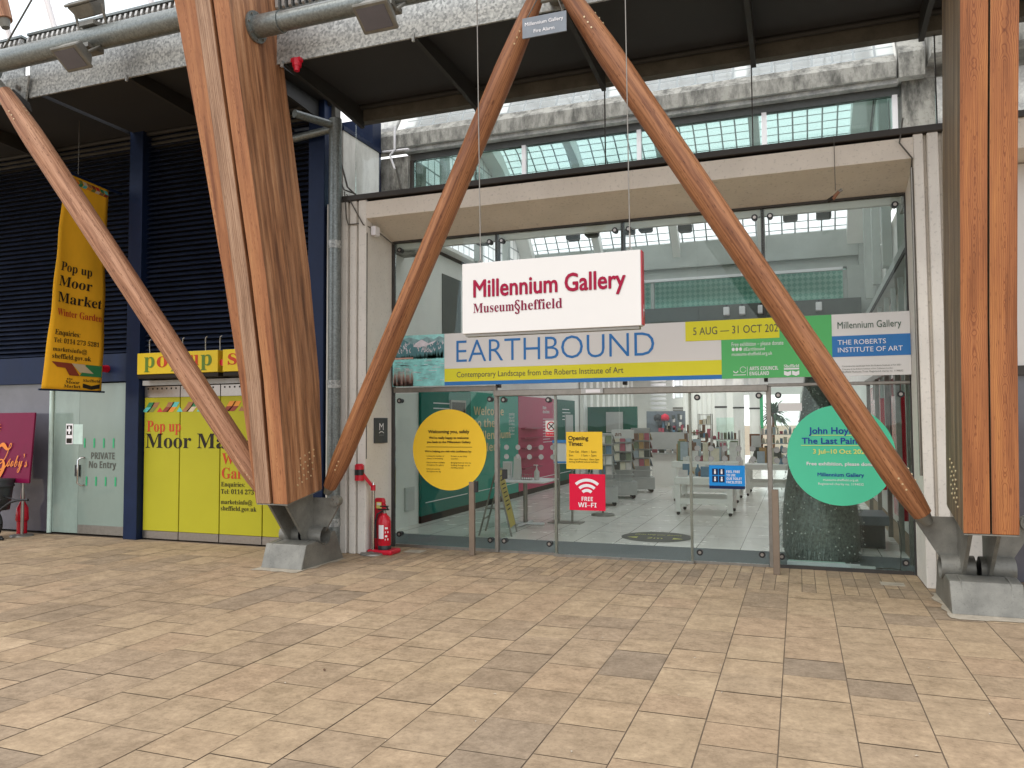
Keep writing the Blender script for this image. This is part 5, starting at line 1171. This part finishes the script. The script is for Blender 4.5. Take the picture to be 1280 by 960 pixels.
# ------------------------------------------------------------------ inside the gallery
def wall_graphics():
    spec = [(2.2, 4.25, 'dkteal', 'dark teal information board nearest the glass on the left wall'), (4.27, 6.93, 'teal', 'teal wall graphic with cut-out letters reading Welcome to the Millennium Gallery'),
            (6.95, 9.9, 'pink', 'raspberry pink leaflet board on the left wall'), (9.92, 11.6, 'dkgreen', 'dark green board at the far end of the left wall')]
    for y0, y1, m, lab in spec:
        t = thing('wall_board', lab, 'wall board', (-.7, y0, 0))
        b = MB(); b.box(M[m], -.748, -.7, y0, y1, .12, 2.24); b.build('panel', t); b = MB(); b.box(M['ink'], -.748, -.705, y0, y1, 0, .118); b.build('skirting', t)
        b = MB(); o = V(-.7, 0, 0); b.rect(M['white'], o, Y_, Z_, y0+.15, y1-.15, .32, .335, .003)
        if m == 'teal':
            for k, s_ in enumerate(('Welcome', 'to the', 'Millennium', 'Gallery')): b.text(M['cream'], s_, (-.7, y0+.1, 1.8-.24*k), u=Y_, w=(1.6, 1.1, 2.0, 1.4)[k], h=.17, style='bold', off=.02)
            for k in range(7): b.text(M['white'], ('opening', 'free entry', 'galleries', 'exhibitions', 'cafe and shop', 'first floor', 'ground floor')[k], (-.7, y1-.6, 1.8-.07*k), u=Y_, w=.35, off=.003)
        elif m == 'pink':
            b.text(M['white'], 'Make', (-.7, 8.7, 1.97), u=Y_, h=.08, off=.003, style='bold'); b.text(M['white'], 'donations', (-.7, 8.7, 1.87), u=Y_, h=.08, off=.003, style='bold')
            for k in range(9): b.rect(M['white'], o, Y_, Z_, 8.7, 9.2+random.random()*.5, 1.72-.07*k, 1.735-.07*k, .003)
        else:
            for k in range(4): b.rect(M['white'], o, Y_, Z_, y0+.45, y0+1.0+random.random()*.4, 1.98-.09*k, 2.0-.09*k, .003)
        b.build('lettering', t)
        if m == 'pink':
            for z in (1.5, 1.28, 1.05, .82, .6):
                b = MB(); b.box(M['pinkdk'], -.699, -.6, 7.1, 8.35, z, z+.03); b.build('shelf', t)
        if m == 'dkteal':
            b = MB(); b.box(M['steel_dull'], -.698, -.66, 3.3, 3.95, 1.65, 2.06); b.box(M['ink'], -.6595, -.655, 3.34, 3.91, 1.69, 2.02); b.build('screen', t)
        if m == 'dkgreen':
            b = MB(); b.box(M['rackgrey'], -.698, -.67, 10.6, 11.3, 1.0, 1.85); b.build('notice', t)
    t = thing('display_board', 'free-standing dark green board with a pale notice behind the card racks', 'display board', (.2, 12.4, 0))
    b = MB(); b.box(M['dkgreen'], -.55, .88, 12.4, 12.5, .2, 2.08); b.build('panel', t); b = MB(); b.box(M['rackgrey'], .0, .48, 12.37, 12.398, 1.35, 1.93); b.build('notice', t)
    b = MB(); b.box(M['ink'], -.5, -.44, 12.2, 12.7, 0, .2); b.box(M['ink'], .76, .82, 12.2, 12.7, 0, .2); b.build('foot', t)
wall_graphics()
def a_board():
    t = thing('a_board', 'yellow A-board with grey legs standing inside the left door pane', 'A-board', (1.0, 1.4, 0))
    b = MB(); yl = pm('a_board_face', 'c5b24a', .5, 0, .12, 9)
    b.hexa([(1.19, 1.3, .12), (1.09, 1.8, .12), (1.075, 1.8, .12), (1.175, 1.3, .12), (.99, 1.3, .93), (.89, 1.8, .93), (.875, 1.8, .93), (.975, 1.3, .93)], yl); b.build('front_face', t)
    b = MB()
    A, B = V(1.21, 1.3, .0), V(1.11, 1.8, 0); C, D = V(.97, 1.3, .95), V(.87, 1.8, .95); E_, F_ = V(.72, 1.25, 0), V(.62, 1.75, 0)
    for p, q in ((A, C), (B, D), (C, D), (E_, C), (F_, D), (A+(C-A)*.42, E_+(C-E_)*.42), (E_+(C-E_)*.25, F_+(D-F_)*.25)): b.cyl(M['steel_dull'], p, q, .014, None, 8)
    b.build('leg_frame', t)
    b = MB(); 
    for k in range(9):
        f = .3+k*.075; p0 = V(1.19, 1.3, .12)*(1-f)+V(.99, 1.3, .93)*f; p1 = V(1.09, 1.8, .12)*(1-f)+V(.89, 1.8, .93)*f; n = (p1-p0).normalized(); off = V(n.y, -n.x, .2)*.006
        b.quad(M['ink'], p0*.85+p1*.15+off, p0*.3+p1*.7+off, p0*.3+p1*.7+off+V(0, 0, .02), p0*.85+p1*.15+off+V(0, 0, .02))
    b.build('lettering', t)
a_board()
def sanitiser_table():
    t = thing('pedestal_table', 'small white pedestal table in front of the raspberry board', 'table', (.97, 2.6, 0))
    b = MB(); b.box(M['white'], .55, 1.42, 2.2, 3.0, .70, .73); b.build('tabletop', t, .01)
    b = MB(); b.cyl(M['steel_dull'], (.97, 2.6, .03), (.97, 2.6, .7), .035); b.build('stem', t)
    b = MB(); b.box(M['white'], .65, 1.29, 2.57, 2.63, 0.01, .045); b.box(M['white'], .94, 1.0, 2.3, 2.9, 0.008, .043); b.build('foot', t, .01)
    h = thing('leaflet_holder', 'white leaflet holder on the pedestal table', 'leaflet holder', (.75, 2.5, .73))
    b = MB(); b.box(M['white'], .62, .78, 2.5, 2.52, .73, 1.02); b.box(M['white'], .62, .78, 2.44, 2.5, .73, .8); b.box(M['signwhite'], .64, .76, 2.47, 2.495, .75, 1.0); b.build('holder', h)
    h = thing('paper_stand', 'tall folded white card on the pedestal table beside the leaflet holder', 'card', (.84, 2.5, .73))
    b = MB(); b.prism(M['signwhite'], [(.81, 2.45, .731), (.81, 2.56, .731), (.81, 2.51, 1.1)], (.12, 0, 0)); b.build('card', h)
    h = thing('sanitiser_bottle', 'clear pump sanitiser bottle on the pedestal table', 'bottle', (1.18, 2.5, .73))
    b = MB(); b.lathe(M['signwhite'], (1.2, 2.5, .731), [(0, 0), (.04, 0), (.043, .02), (.043, .13), (.015, .17), (.015, .19), (0, .19)], 18); b.build('bottle', h)
    b = MB(); b.cyl(M['white'], (1.2, 2.5, .92), (1.2, 2.5, .96), .008); b.box(M['white'], 1.15, 1.22, 2.49, 2.51, .96, .975); b.build('pump', h)
    h = thing('wire_caddy', 'small wire caddy of odds and ends on the pedestal table', 'caddy', (1.04, 2.5, .73))
    b = MB()
    for k in range(5): b.tube(M['steel_dull'], [(.96+k*.035, 2.45, .735), (.96+k*.035, 2.45, .82), (.96+k*.035, 2.55, .82), (.96+k*.035, 2.55, .735)], .004, 5)
    b.box(M['steel_dull'], .95, 1.11, 2.44, 2.56, .731, .738); b.build('basket', h)
sanitiser_table()
def lectern():
    t = thing('notice_lectern', 'slanting blue and white notice on a thin steel lectern', 'lectern', (1.6, 3.1, 0))
    b = MB(); b.hexa([(1.38, 2.85, .98), (1.78, 3.0, .98), (1.78, 3.02, .97), (1.38, 2.87, .97), (1.25, 3.2, 1.35), (1.66, 3.35, 1.35), (1.66, 3.37, 1.34), (1.25, 3.22, 1.34)], M['signwhite']); b.build('board', t)
    b = MB(); b.quad(M['bluesign'], (1.262, 3.14, 1.303), (1.672, 3.29, 1.303), (1.66, 3.345, 1.352), (1.25, 3.195, 1.352)); b.quad(M['bluesign'], (1.38, 2.846, .984), (1.78, 2.996, .984), (1.775, 3.02, 1.01), (1.375, 2.87, 1.01)); b.build('print', t)
    b = MB(); b.cyl(M['steel_dull'], (1.42, 2.98, .02), (1.42, 3.0, 1.08), .018); b.cyl(M['steel_dull'], (1.62, 3.07, .02), (1.62, 3.1, 1.08), .018); b.build('post', t)
    b = MB(); b.box(M['steel_dull'], 1.25, 1.8, 2.88, 3.2, .003, .016); b.build('base', t)
    s = thing('signpost_foot', 'low grey sign stand behind the red door sign', 'stand', (1.9, 4.2, 0))
    b = MB(); b.cyl(M['castgrey'], (1.86, 4.2, .02), (1.86, 4.2, 1.0), .018); b.build('post', s); b = MB(); b.lathe(M['castgrey'], (1.86, 4.2, 0), [(0, .05), (.06, .04), (.2, .03), (.21, 0)], 28); b.build('base', s)
lectern()
def floor_sticker():
    b = MB(); c = V(3.2, 1.9, .006)
    b.quad(M['greytext'], *[c+V(math.cos(a)*.5, math.sin(a)*.5, 0) for a in [k*math.pi/24 for k in range(48)]])
    b.text(M['paleyel'], '2m', (3.2, 1.68, .007), u=X_, v=Y_, w=.22, align='C'); b.text(M['paleyel'], 'please keep your distance', (3.2, 2.02, .007), u=X_, v=Y_, w=.66, h=.09, align='C')
    for s_ in (-1, 1): b.quad(M['paleyel'], (3.2+s_*.4, 1.75, .01), (3.2+s_*.25, 1.68, .01), (3.2+s_*.25, 1.82, .01)) if s_ > 0 else b.quad(M['paleyel'], (2.8, 1.75, .01), (2.95, 1.82, .01), (2.95, 1.68, .01))
    tag(b.build('floor_sticker'), 'round grey distancing sticker on the gallery floor', 'floor sticker')
floor_sticker()
def card_rack(x, y, lab, h=1.42, rz=.2, head=False):
    t = thing('card_rack', lab, 'card rack', (x, y, 0), 'card racks left of the shop counter'); random.seed(int(x*100+y*10))
    b = MB(); b.box(M['rackgrey'], -.29, .29, -.29, .29, .08, .36); b.build('base', t, .006)
    b = MB()
    for sx in (-1, 1):
        for sy in (-1, 1): b.cyl(M['black'], (sx*.22, sy*.22-.02, .05), (sx*.22, sy*.22+.02, .05), .045, None, 12)
    b.build('castor', t)
    b = MB(); b.box(M['rackgrey'], -.2, .2, -.2, .2, .36, h); b.box(M['rackgrey'], -.24, .24, -.24, .24, .5, .52); b.build('column', t)
    b = MB()
    for side in range(4):
        a = side*math.pi/2; ca, sa = math.cos(a), math.sin(a)
        def Rt(p): return (p[0]*ca-p[1]*sa, p[0]*sa+p[1]*ca, p[2])
        for k in range(4):
            z = .62+k*.2
            for j in range(3):
                x0 = -.185+j*.125; m = random.choice(GOODS)
                b.hexa([Rt(p) for p in ((x0, -.26, z), (x0+.11, -.26, z), (x0+.11, -.25, z), (x0, -.25, z), (x0, -.215, z+.16), (x0+.11, -.215, z+.16), (x0+.11, -.205, z+.16), (x0, -.205, z+.16))], m)
                b.hexa([Rt(p) for p in ((x0-.005, -.275, z-.01), (x0+.115, -.275, z-.01), (x0+.115, -.2, z-.01), (x0-.005, -.2, z-.01), (x0-.005, -.275, z), (x0+.115, -.275, z), (x0+.115, -.2, z), (x0-.005, -.2, z))], M['rackgrey'])
    b.build('greeting_cards', t)
    if head: 
        b = MB(); b.box(M['signwhite'], -.24, .24, -.24, -.23, h-.2, h); b.text(M['oak'], 'an', (-.17, -.24, h-.14), w=.14, off=.003, style='bold'); b.build('header', t)
    t.rotation_euler[2] = rz
    for ch in t.children:       # the meshes were built around the rack's own base
        ch.data.transform(Matrix.Translation(Vector((x, y, 0))))
card_rack(1.45, 5.9, 'grey card rack nearest the lectern, full of greeting cards', 1.42, .25); card_rack(1.5, 7.5, 'grey card rack with a white header, middle of the three', 1.48, .3, True); card_rack(1.62, 9.0, 'grey card rack farthest from the doors, beside the shop counter', 1.5, .3)
def counter():
    t = thing('shop_counter', 'long pale grey shop counter with a hanging grey screen', 'counter', (2, 10.6, 0))
    b = MB(); b.box(M['wallwhite'], 1.6, 3.2, 10.6, 11.2, 0, .82); b.build('front', t); b = MB(); b.box(M['rackgrey'], 1.5, 2.6, 10.45, 10.5, .95, 1.38); b.build('screen', t)
    b = MB(); b.box(M['rackgrey'], 1.5, 3.2, 10.5, 11.3, .822, .86); b.build('worktop', t)
    random.seed(9)
    for k in range(5):
        b = MB(); x = 1.62+k*.18; b.box(GOODS[(k*3) % 10], x, x+.13, 10.52, 10.6, .862, .93+random.random()*.1); tag(b.build('gift_box'), 'small gift box in the row on the shop counter', 'gift box', 'gift boxes on the shop counter')
    for k in range(1):
        b = MB(); b.box(M['signred'], 2.28, 2.5, 10.4, 10.45, .68, .9); tag(b.build('red_bag'), 'red box hung on the front of the shop counter', 'box')
    s = thing('pegboard', 'dark grey pegboard hung with small souvenirs behind the counter', 'pegboard', (1.6, 13, 0))
    b = MB(); b.box(M['signgrey'], 1.0, 2.1, 13.2, 13.3, .8, 1.95); b.build('board', s)
    b = MB()
    for k in range(26):
        x = random.uniform(1.1, 2.0); z = random.uniform(.95, 1.75); m = random.choice(GOODS); b.box(m, x, x+.07, 13.12, 13.19, z, z+random.uniform(.1, .22))
    b.build('souvenirs', s)
    for x, m, l in ((1.35, 'black', 'black round hat on the pegboard top'), (1.55, 'red', 'red round hat on the pegboard top')):
        b = MB(); b.lathe(M[m], (x, 13.1, 1.68), [(0, 0), (.1, 0), (.13, .06), (.1, .15), (0, .2)], 18); tag(b.build('hat'), l, 'hat')
counter()
def shop_table(x0, x1, y0, y1, h, lab):
    t = thing('shop_table', lab, 'table', ((x0+x1)/2, (y0+y1)/2, 0)); W = M['wallwhite']
    b = MB(); b.box(W, x0, x1, y0, y1, h-.12, h); b.build('tabletop', t, .005)
    for x in (x0+.01, x1-.1):
        for y in (y0+.01, y1-.1):
            b = MB(); b.box(W, x, x+.09, y, y+.09, .06, h-.122); l = b.build('leg', t); b = MB(); b.cyl(M['black'], (x+.045, y+.02, .03), (x+.045, y+.07, .03), .03, None, 12); b.build('castor', l)
    b = MB(); b.box(W, x0+.02, x1-.02, y0+.03, y0+.06, .2, .3); b.box(W, x0+.02, x1-.02, y1-.06, y1-.03, .2, .3); b.box(W, x0+.03, x0+.06, y0+.06, y1-.06, .2, .3); b.box(W, x1-.06, x1-.03, y0+.06, y1-.06, .2, .3); b.build('stretcher', t)
shop_table(3.05, 4.05, 4.65, 5.6, .66, 'pale wooden shop table on castors nearest the doors'); shop_table(2.65, 4.0, 7.0, 8.2, .82, 'taller pale shop table behind the nearest one'); shop_table(4.0, 5.3, 8.6, 9.8, .7, 'wide low shop table at the back near the right wall')
random.seed(21)
def goods(n, x0, x1, y0, y1, z, lab, grp, hmax=.25):
    for k in range(n):
        x = random.uniform(x0, x1-.12); y = random.uniform(y0, y1-.12); m = random.choice(GOODS); b = MB(); q = random.random()
        h = random.uniform(.08, hmax)
        if q < .4: b.box(m, x, x+random.uniform(.08, .18), y, y+.1, z, z+h); nm = 'gift_box'
        elif q < .7: b.lathe(m, (x+.05, y+.05, z), [(0, 0), (.045, 0), (.05, h*.3), (.045, h*.6), (.016, h*.78), (.016, h), (0, h)], 12); nm = 'gift_bottle'
        else:
            b.prism(m, [(x, y, z), (x+.16, y, z), (x+.16, y+.03, z+h*1.1), (x, y+.03, z+h*1.1)], (0, .02, 0)); nm = 'book'
        tag(b.build(nm), lab, nm.replace('_', ' '), grp)
goods(16, 3.1, 4.0, 4.75, 5.5, .661, 'small colourful souvenir on the nearest pale shop table', 'souvenirs on the nearest shop table', .22)
goods(34, 2.7, 3.95, 7.1, 7.85, .821, 'small colourful souvenir on the taller shop table', 'souvenirs on the taller shop table', .42)
goods(26, 4.05, 5.2, 8.7, 9.7, .701, 'small souvenir on the wide low shop table at the back', 'souvenirs on the wide shop table', .4)
def shop_extras():
    t = thing('wooden_crate_tower', 'brown wooden crate display rising from the taller shop table', 'display', (3.05, 8.0, .82))
    b = MB()
    for k in range(4):
        w = .34-k*.06; b.box(M['oak'], 3.05-w, 3.05+w, 7.75, 8.1, .822+k*.19, .845+k*.19)
        for s_ in (-1, 1): b.box(M['oak'], 3.05+s_*w-.015, 3.05+s_*w+.015, 7.75, 8.1, .846+k*.19, 1.01+k*.19)
    b.build('shelf', t)
    for nm_, lab_, x0_, x1_, y0_, zz, nt_ in (('tiered_display', 'white tiered display crowded with trinkets on the taller shop table', 3.35, 3.95, 7.85, .822, 3), ('tiered_display', 'white tiered display crowded with trinkets on the wide low shop table', 4.3, 5.1, 9.3, .702, 4), ('tiered_display', 'tall white shelf unit of trinkets standing behind the shop counter end', 2.15, 2.6, 12.4, 0, 7)):
        t = thing(nm_, lab_, 'display', ((x0_+x1_)/2, y0_, zz)); random.seed(int(x0_*100))
        b = MB()
        for k in range(nt_): b.box(M['signwhite'], x0_, x1_, y0_+k*.05, y0_+.3, zz+k*.21+.001, zz+k*.21+.02)
        b.box(M['signwhite'], x0_, x0_+.015, y0_, y0_+.3, zz+.021, zz+nt_*.21); b.box(M['signwhite'], x1_-.015, x1_, y0_, y0_+.3, zz+.021, zz+nt_*.21); b.build('shelf', t)
        b = MB()
        for k in range(nt_):
            x = x0_+.03
            while x < x1_-.08:
                w_ = random.uniform(.035, .09); h_ = random.uniform(.06, .17); m_ = random.choice(GOODS)
                if random.random() < .5: b.box(m_, x, x+w_, y0_+k*.05+.02, y0_+k*.05+.08, zz+k*.21+.021, zz+k*.21+.021+h_)
                else: b.lathe(m_, (x+w_/2, y0_+k*.05+.06, zz+k*.21+.021), [(0, 0), (w_/2, 0), (w_/2.2, h_*.7), (w_/5, h_), (0, h_)], 10)
                x += w_+random.uniform(.01, .03)
        b.build('trinkets', t)
    t = thing('wire_rack', 'tall wire rack of dark goods left of the white columns', 'rack', (2.9, 12, 0))
    b = MB()
    for x in (2.62, 2.95):
        for y in (11.9, 12.3): b.cyl(M['steel_dull'], (x, y, 0), (x, y, 1.85), .012, None, 6)
    for z in (.5, .85, 1.2, 1.55, 1.82): b.box(M['steel_dull'], 2.62, 2.95, 11.9, 12.3, z, z+.012)
    b.build('frame', t)
    b = MB()
    for z in (.52, .87, 1.22, 1.57):
        for k in range(3): b.box(random.choice(GOODS[:6]), 2.64+k*.1, 2.72+k*.1, 11.95, 12.2, z, z+random.uniform(.12, .25))
    b.build('goods', t)
    t = thing('glass_cabinet', 'pale green glass cabinet between the wire rack and the columns', 'cabinet', (3.3, 13, 0))
    b = MB(); b.box(M['glass_teal'], 3.0, 3.45, 12.9, 13.2, .3, 1.75); b.build('case', t); b = MB(); b.box(M['wallgrey'], 3.0, 3.45, 12.9, 13.2, 0, .298); b.build('plinth', t)
    t = thing('picture_frame', 'brown framed picture standing on the wide shop table', 'picture', (4.1, 9.6, .7))
    b = MB(); b.box(M['oak'], 4.05, 4.35, 9.72, 9.75, .95, 1.35); b.build('frame', t); b = MB(); b.box(M['signwhite'], 4.09, 4.31, 9.712, 9.719, .99, 1.31); b.build('print', t)
    b = MB(); b.box(M['oak'], 4.17, 4.23, 9.75, 9.78, .7, .95); b.build('strut', t)
    e = thing('exit_sign', 'green running man exit sign over the grey roller shutter', 'exit sign', (1.3, 19.9, 2.3))
    b = MB(); b.box(M['exitgreen'], 1.15, 1.62, 19.93, 19.99, 2.26, 2.44); b.build('panel', e)
    b = MB(); y = 19.925; b.box(M['white'], 1.45, 1.55, y-.002, y, 2.29, 2.41); b.quad(M['white'], (1.2, y, 2.35), (1.27, y, 2.4), (1.27, y, 2.37), (1.35, y, 2.37), (1.35, y, 2.33), (1.27, y, 2.33), (1.27, y, 2.3)); b.discf(M['white'], (1.4, y, 2.4), X_, Z_, .018, 12); b.build('symbol', e)
    # bright courtyard beyond the far right window: palm-like plant
    p = thing('courtyard_plant', 'dark spreading plant in the bright far window beside the columns', 'plant', (4.3, 21, 0))
    b = MB(); b.cyl(M['oak'], (4.25, 21.2, 0), (4.25, 21.2, 2.0), .05); b.build('stem', p)
    b = MB(); random.seed(4)
    for k in range(160):
        a = random.random()*6.28; el = random.uniform(-.5, 1.1); d = V(math.cos(a)*math.cos(el), math.sin(a)*math.cos(el), math.sin(el)); L = random.uniform(.4, 1.0); c = V(4.25, 21.2, 1.9); w = d.cross(Z_).normalized()*.03
        b.quad(M['foliage'], c+d*.1-w, c+d*L*.6-w*1.3+V(0, 0, -.05), c+d*L+V(0, 0, -.25), c+d*L*.6+w*1.3+V(0, 0, -.05), c+d*.1+w)
    b.build('leaves', p)
    b = MB(); b.box(M['exitgreen'], 3.5, 3.95, 20.1, 20.14, 1.3, 2.6); tag(b.build('wall_hanging'), 'bright green hanging panel beside the far window', 'panel')
shop_extras()
def tinsel_tree():
    t = thing('tinsel_tree', 'dark charcoal tinsel tree sculpture behind the mint green disc', 'sculpture', (5.36, .85, 0))
    random.seed(8); c = V(5.36, .82, 0); prof = [(.0, .42), (.12, .47), (.45, .465), (.8, .43), (1.1, .37), (1.4, .29), (1.7, .22), (2.0, .17), (2.35, .12), (2.6, .03)]
    def rad(z):
        for (z0, r0), (z1, r1) in zip(prof[:-1], prof[1:]):
            if z0 <= z <= z1: return r0+(r1-r0)*(z-z0)/(z1-z0)
        return .03
    b = MB(); b.lathe(M['tinsel'], c, [(r*.93, z) for z, r in prof], 28); b.build('core', t)
    b = MB()
    for k in range(5200):
        z = 2.55*random.random()**1.25; a = random.random()*6.283; r = rad(z)*random.uniform(.93, 1.02); d = V(math.cos(a), math.sin(a), 0); s = V(-d.y, d.x, 0)*.004
        p = c+d*r+V(0, 0, z); q = p+d*random.uniform(.004, .035)+V(0, 0, -random.uniform(.04, .13))+s*random.uniform(-5, 5)
        b.add([p-s, p+s, q], [(0, 1, 2)], M['tinsel'])
    b.build('tinsel_strands', t)
    b = MB()
    for k in range(210):
        z = 2.2*random.random(); a = random.uniform(math.pi, 2*math.pi); r = rad(z)*1.03; b.lathe(M['signwhite'], c+V(math.cos(a)*r, math.sin(a)*r, z), [(0, -.011), (.011, 0), (0, .011)], 5)
    b.build('sequins', t)
    u = thing('light_tube', 'pale strip light lying on the floor under the tinsel tree', 'strip light', (5.3, .3, 0))
    b = MB(); b.box(M['white'], 4.98, 5.75, .22, .27, .003, .04); b.cyl(M['edgelight'], (4.99, .3, .03), (5.6, .3, .03), .018); b.build('tube', u)
    b = MB(); b.box(M['signwhite'], 5.65, 5.9, .16, .22, .003, .035); b.tube(M['cablegrey'], [(5.9, .19, .02), (6.05, .25, .015), (6.15, .2, .015), (6.2, .5, .3), (6.18, .6, .5)], .006, 6); b.build('lead', u)
    r = thing('bench', 'low dark grey bench inside the right pane', 'bench', (5.9, 2.0, 0))
    b = MB(); b.box(M['signgrey'], 5.55, 6.2, 1.7, 2.5, .3, .42); b.build('seat', r, .01)
    b = MB(); b.box(M['plaque'], 5.6, 6.15, 1.75, 2.45, 0, .298); b.build('base', r)
tinsel_tree()
b = MB(); b.box(M['signwhite'], 4.93, 5.18, -.013, -.007, 1.76, 1.85); tag(b.build('paper_notice'), 'small white paper notice stuck high on the right glass pane', 'notice')
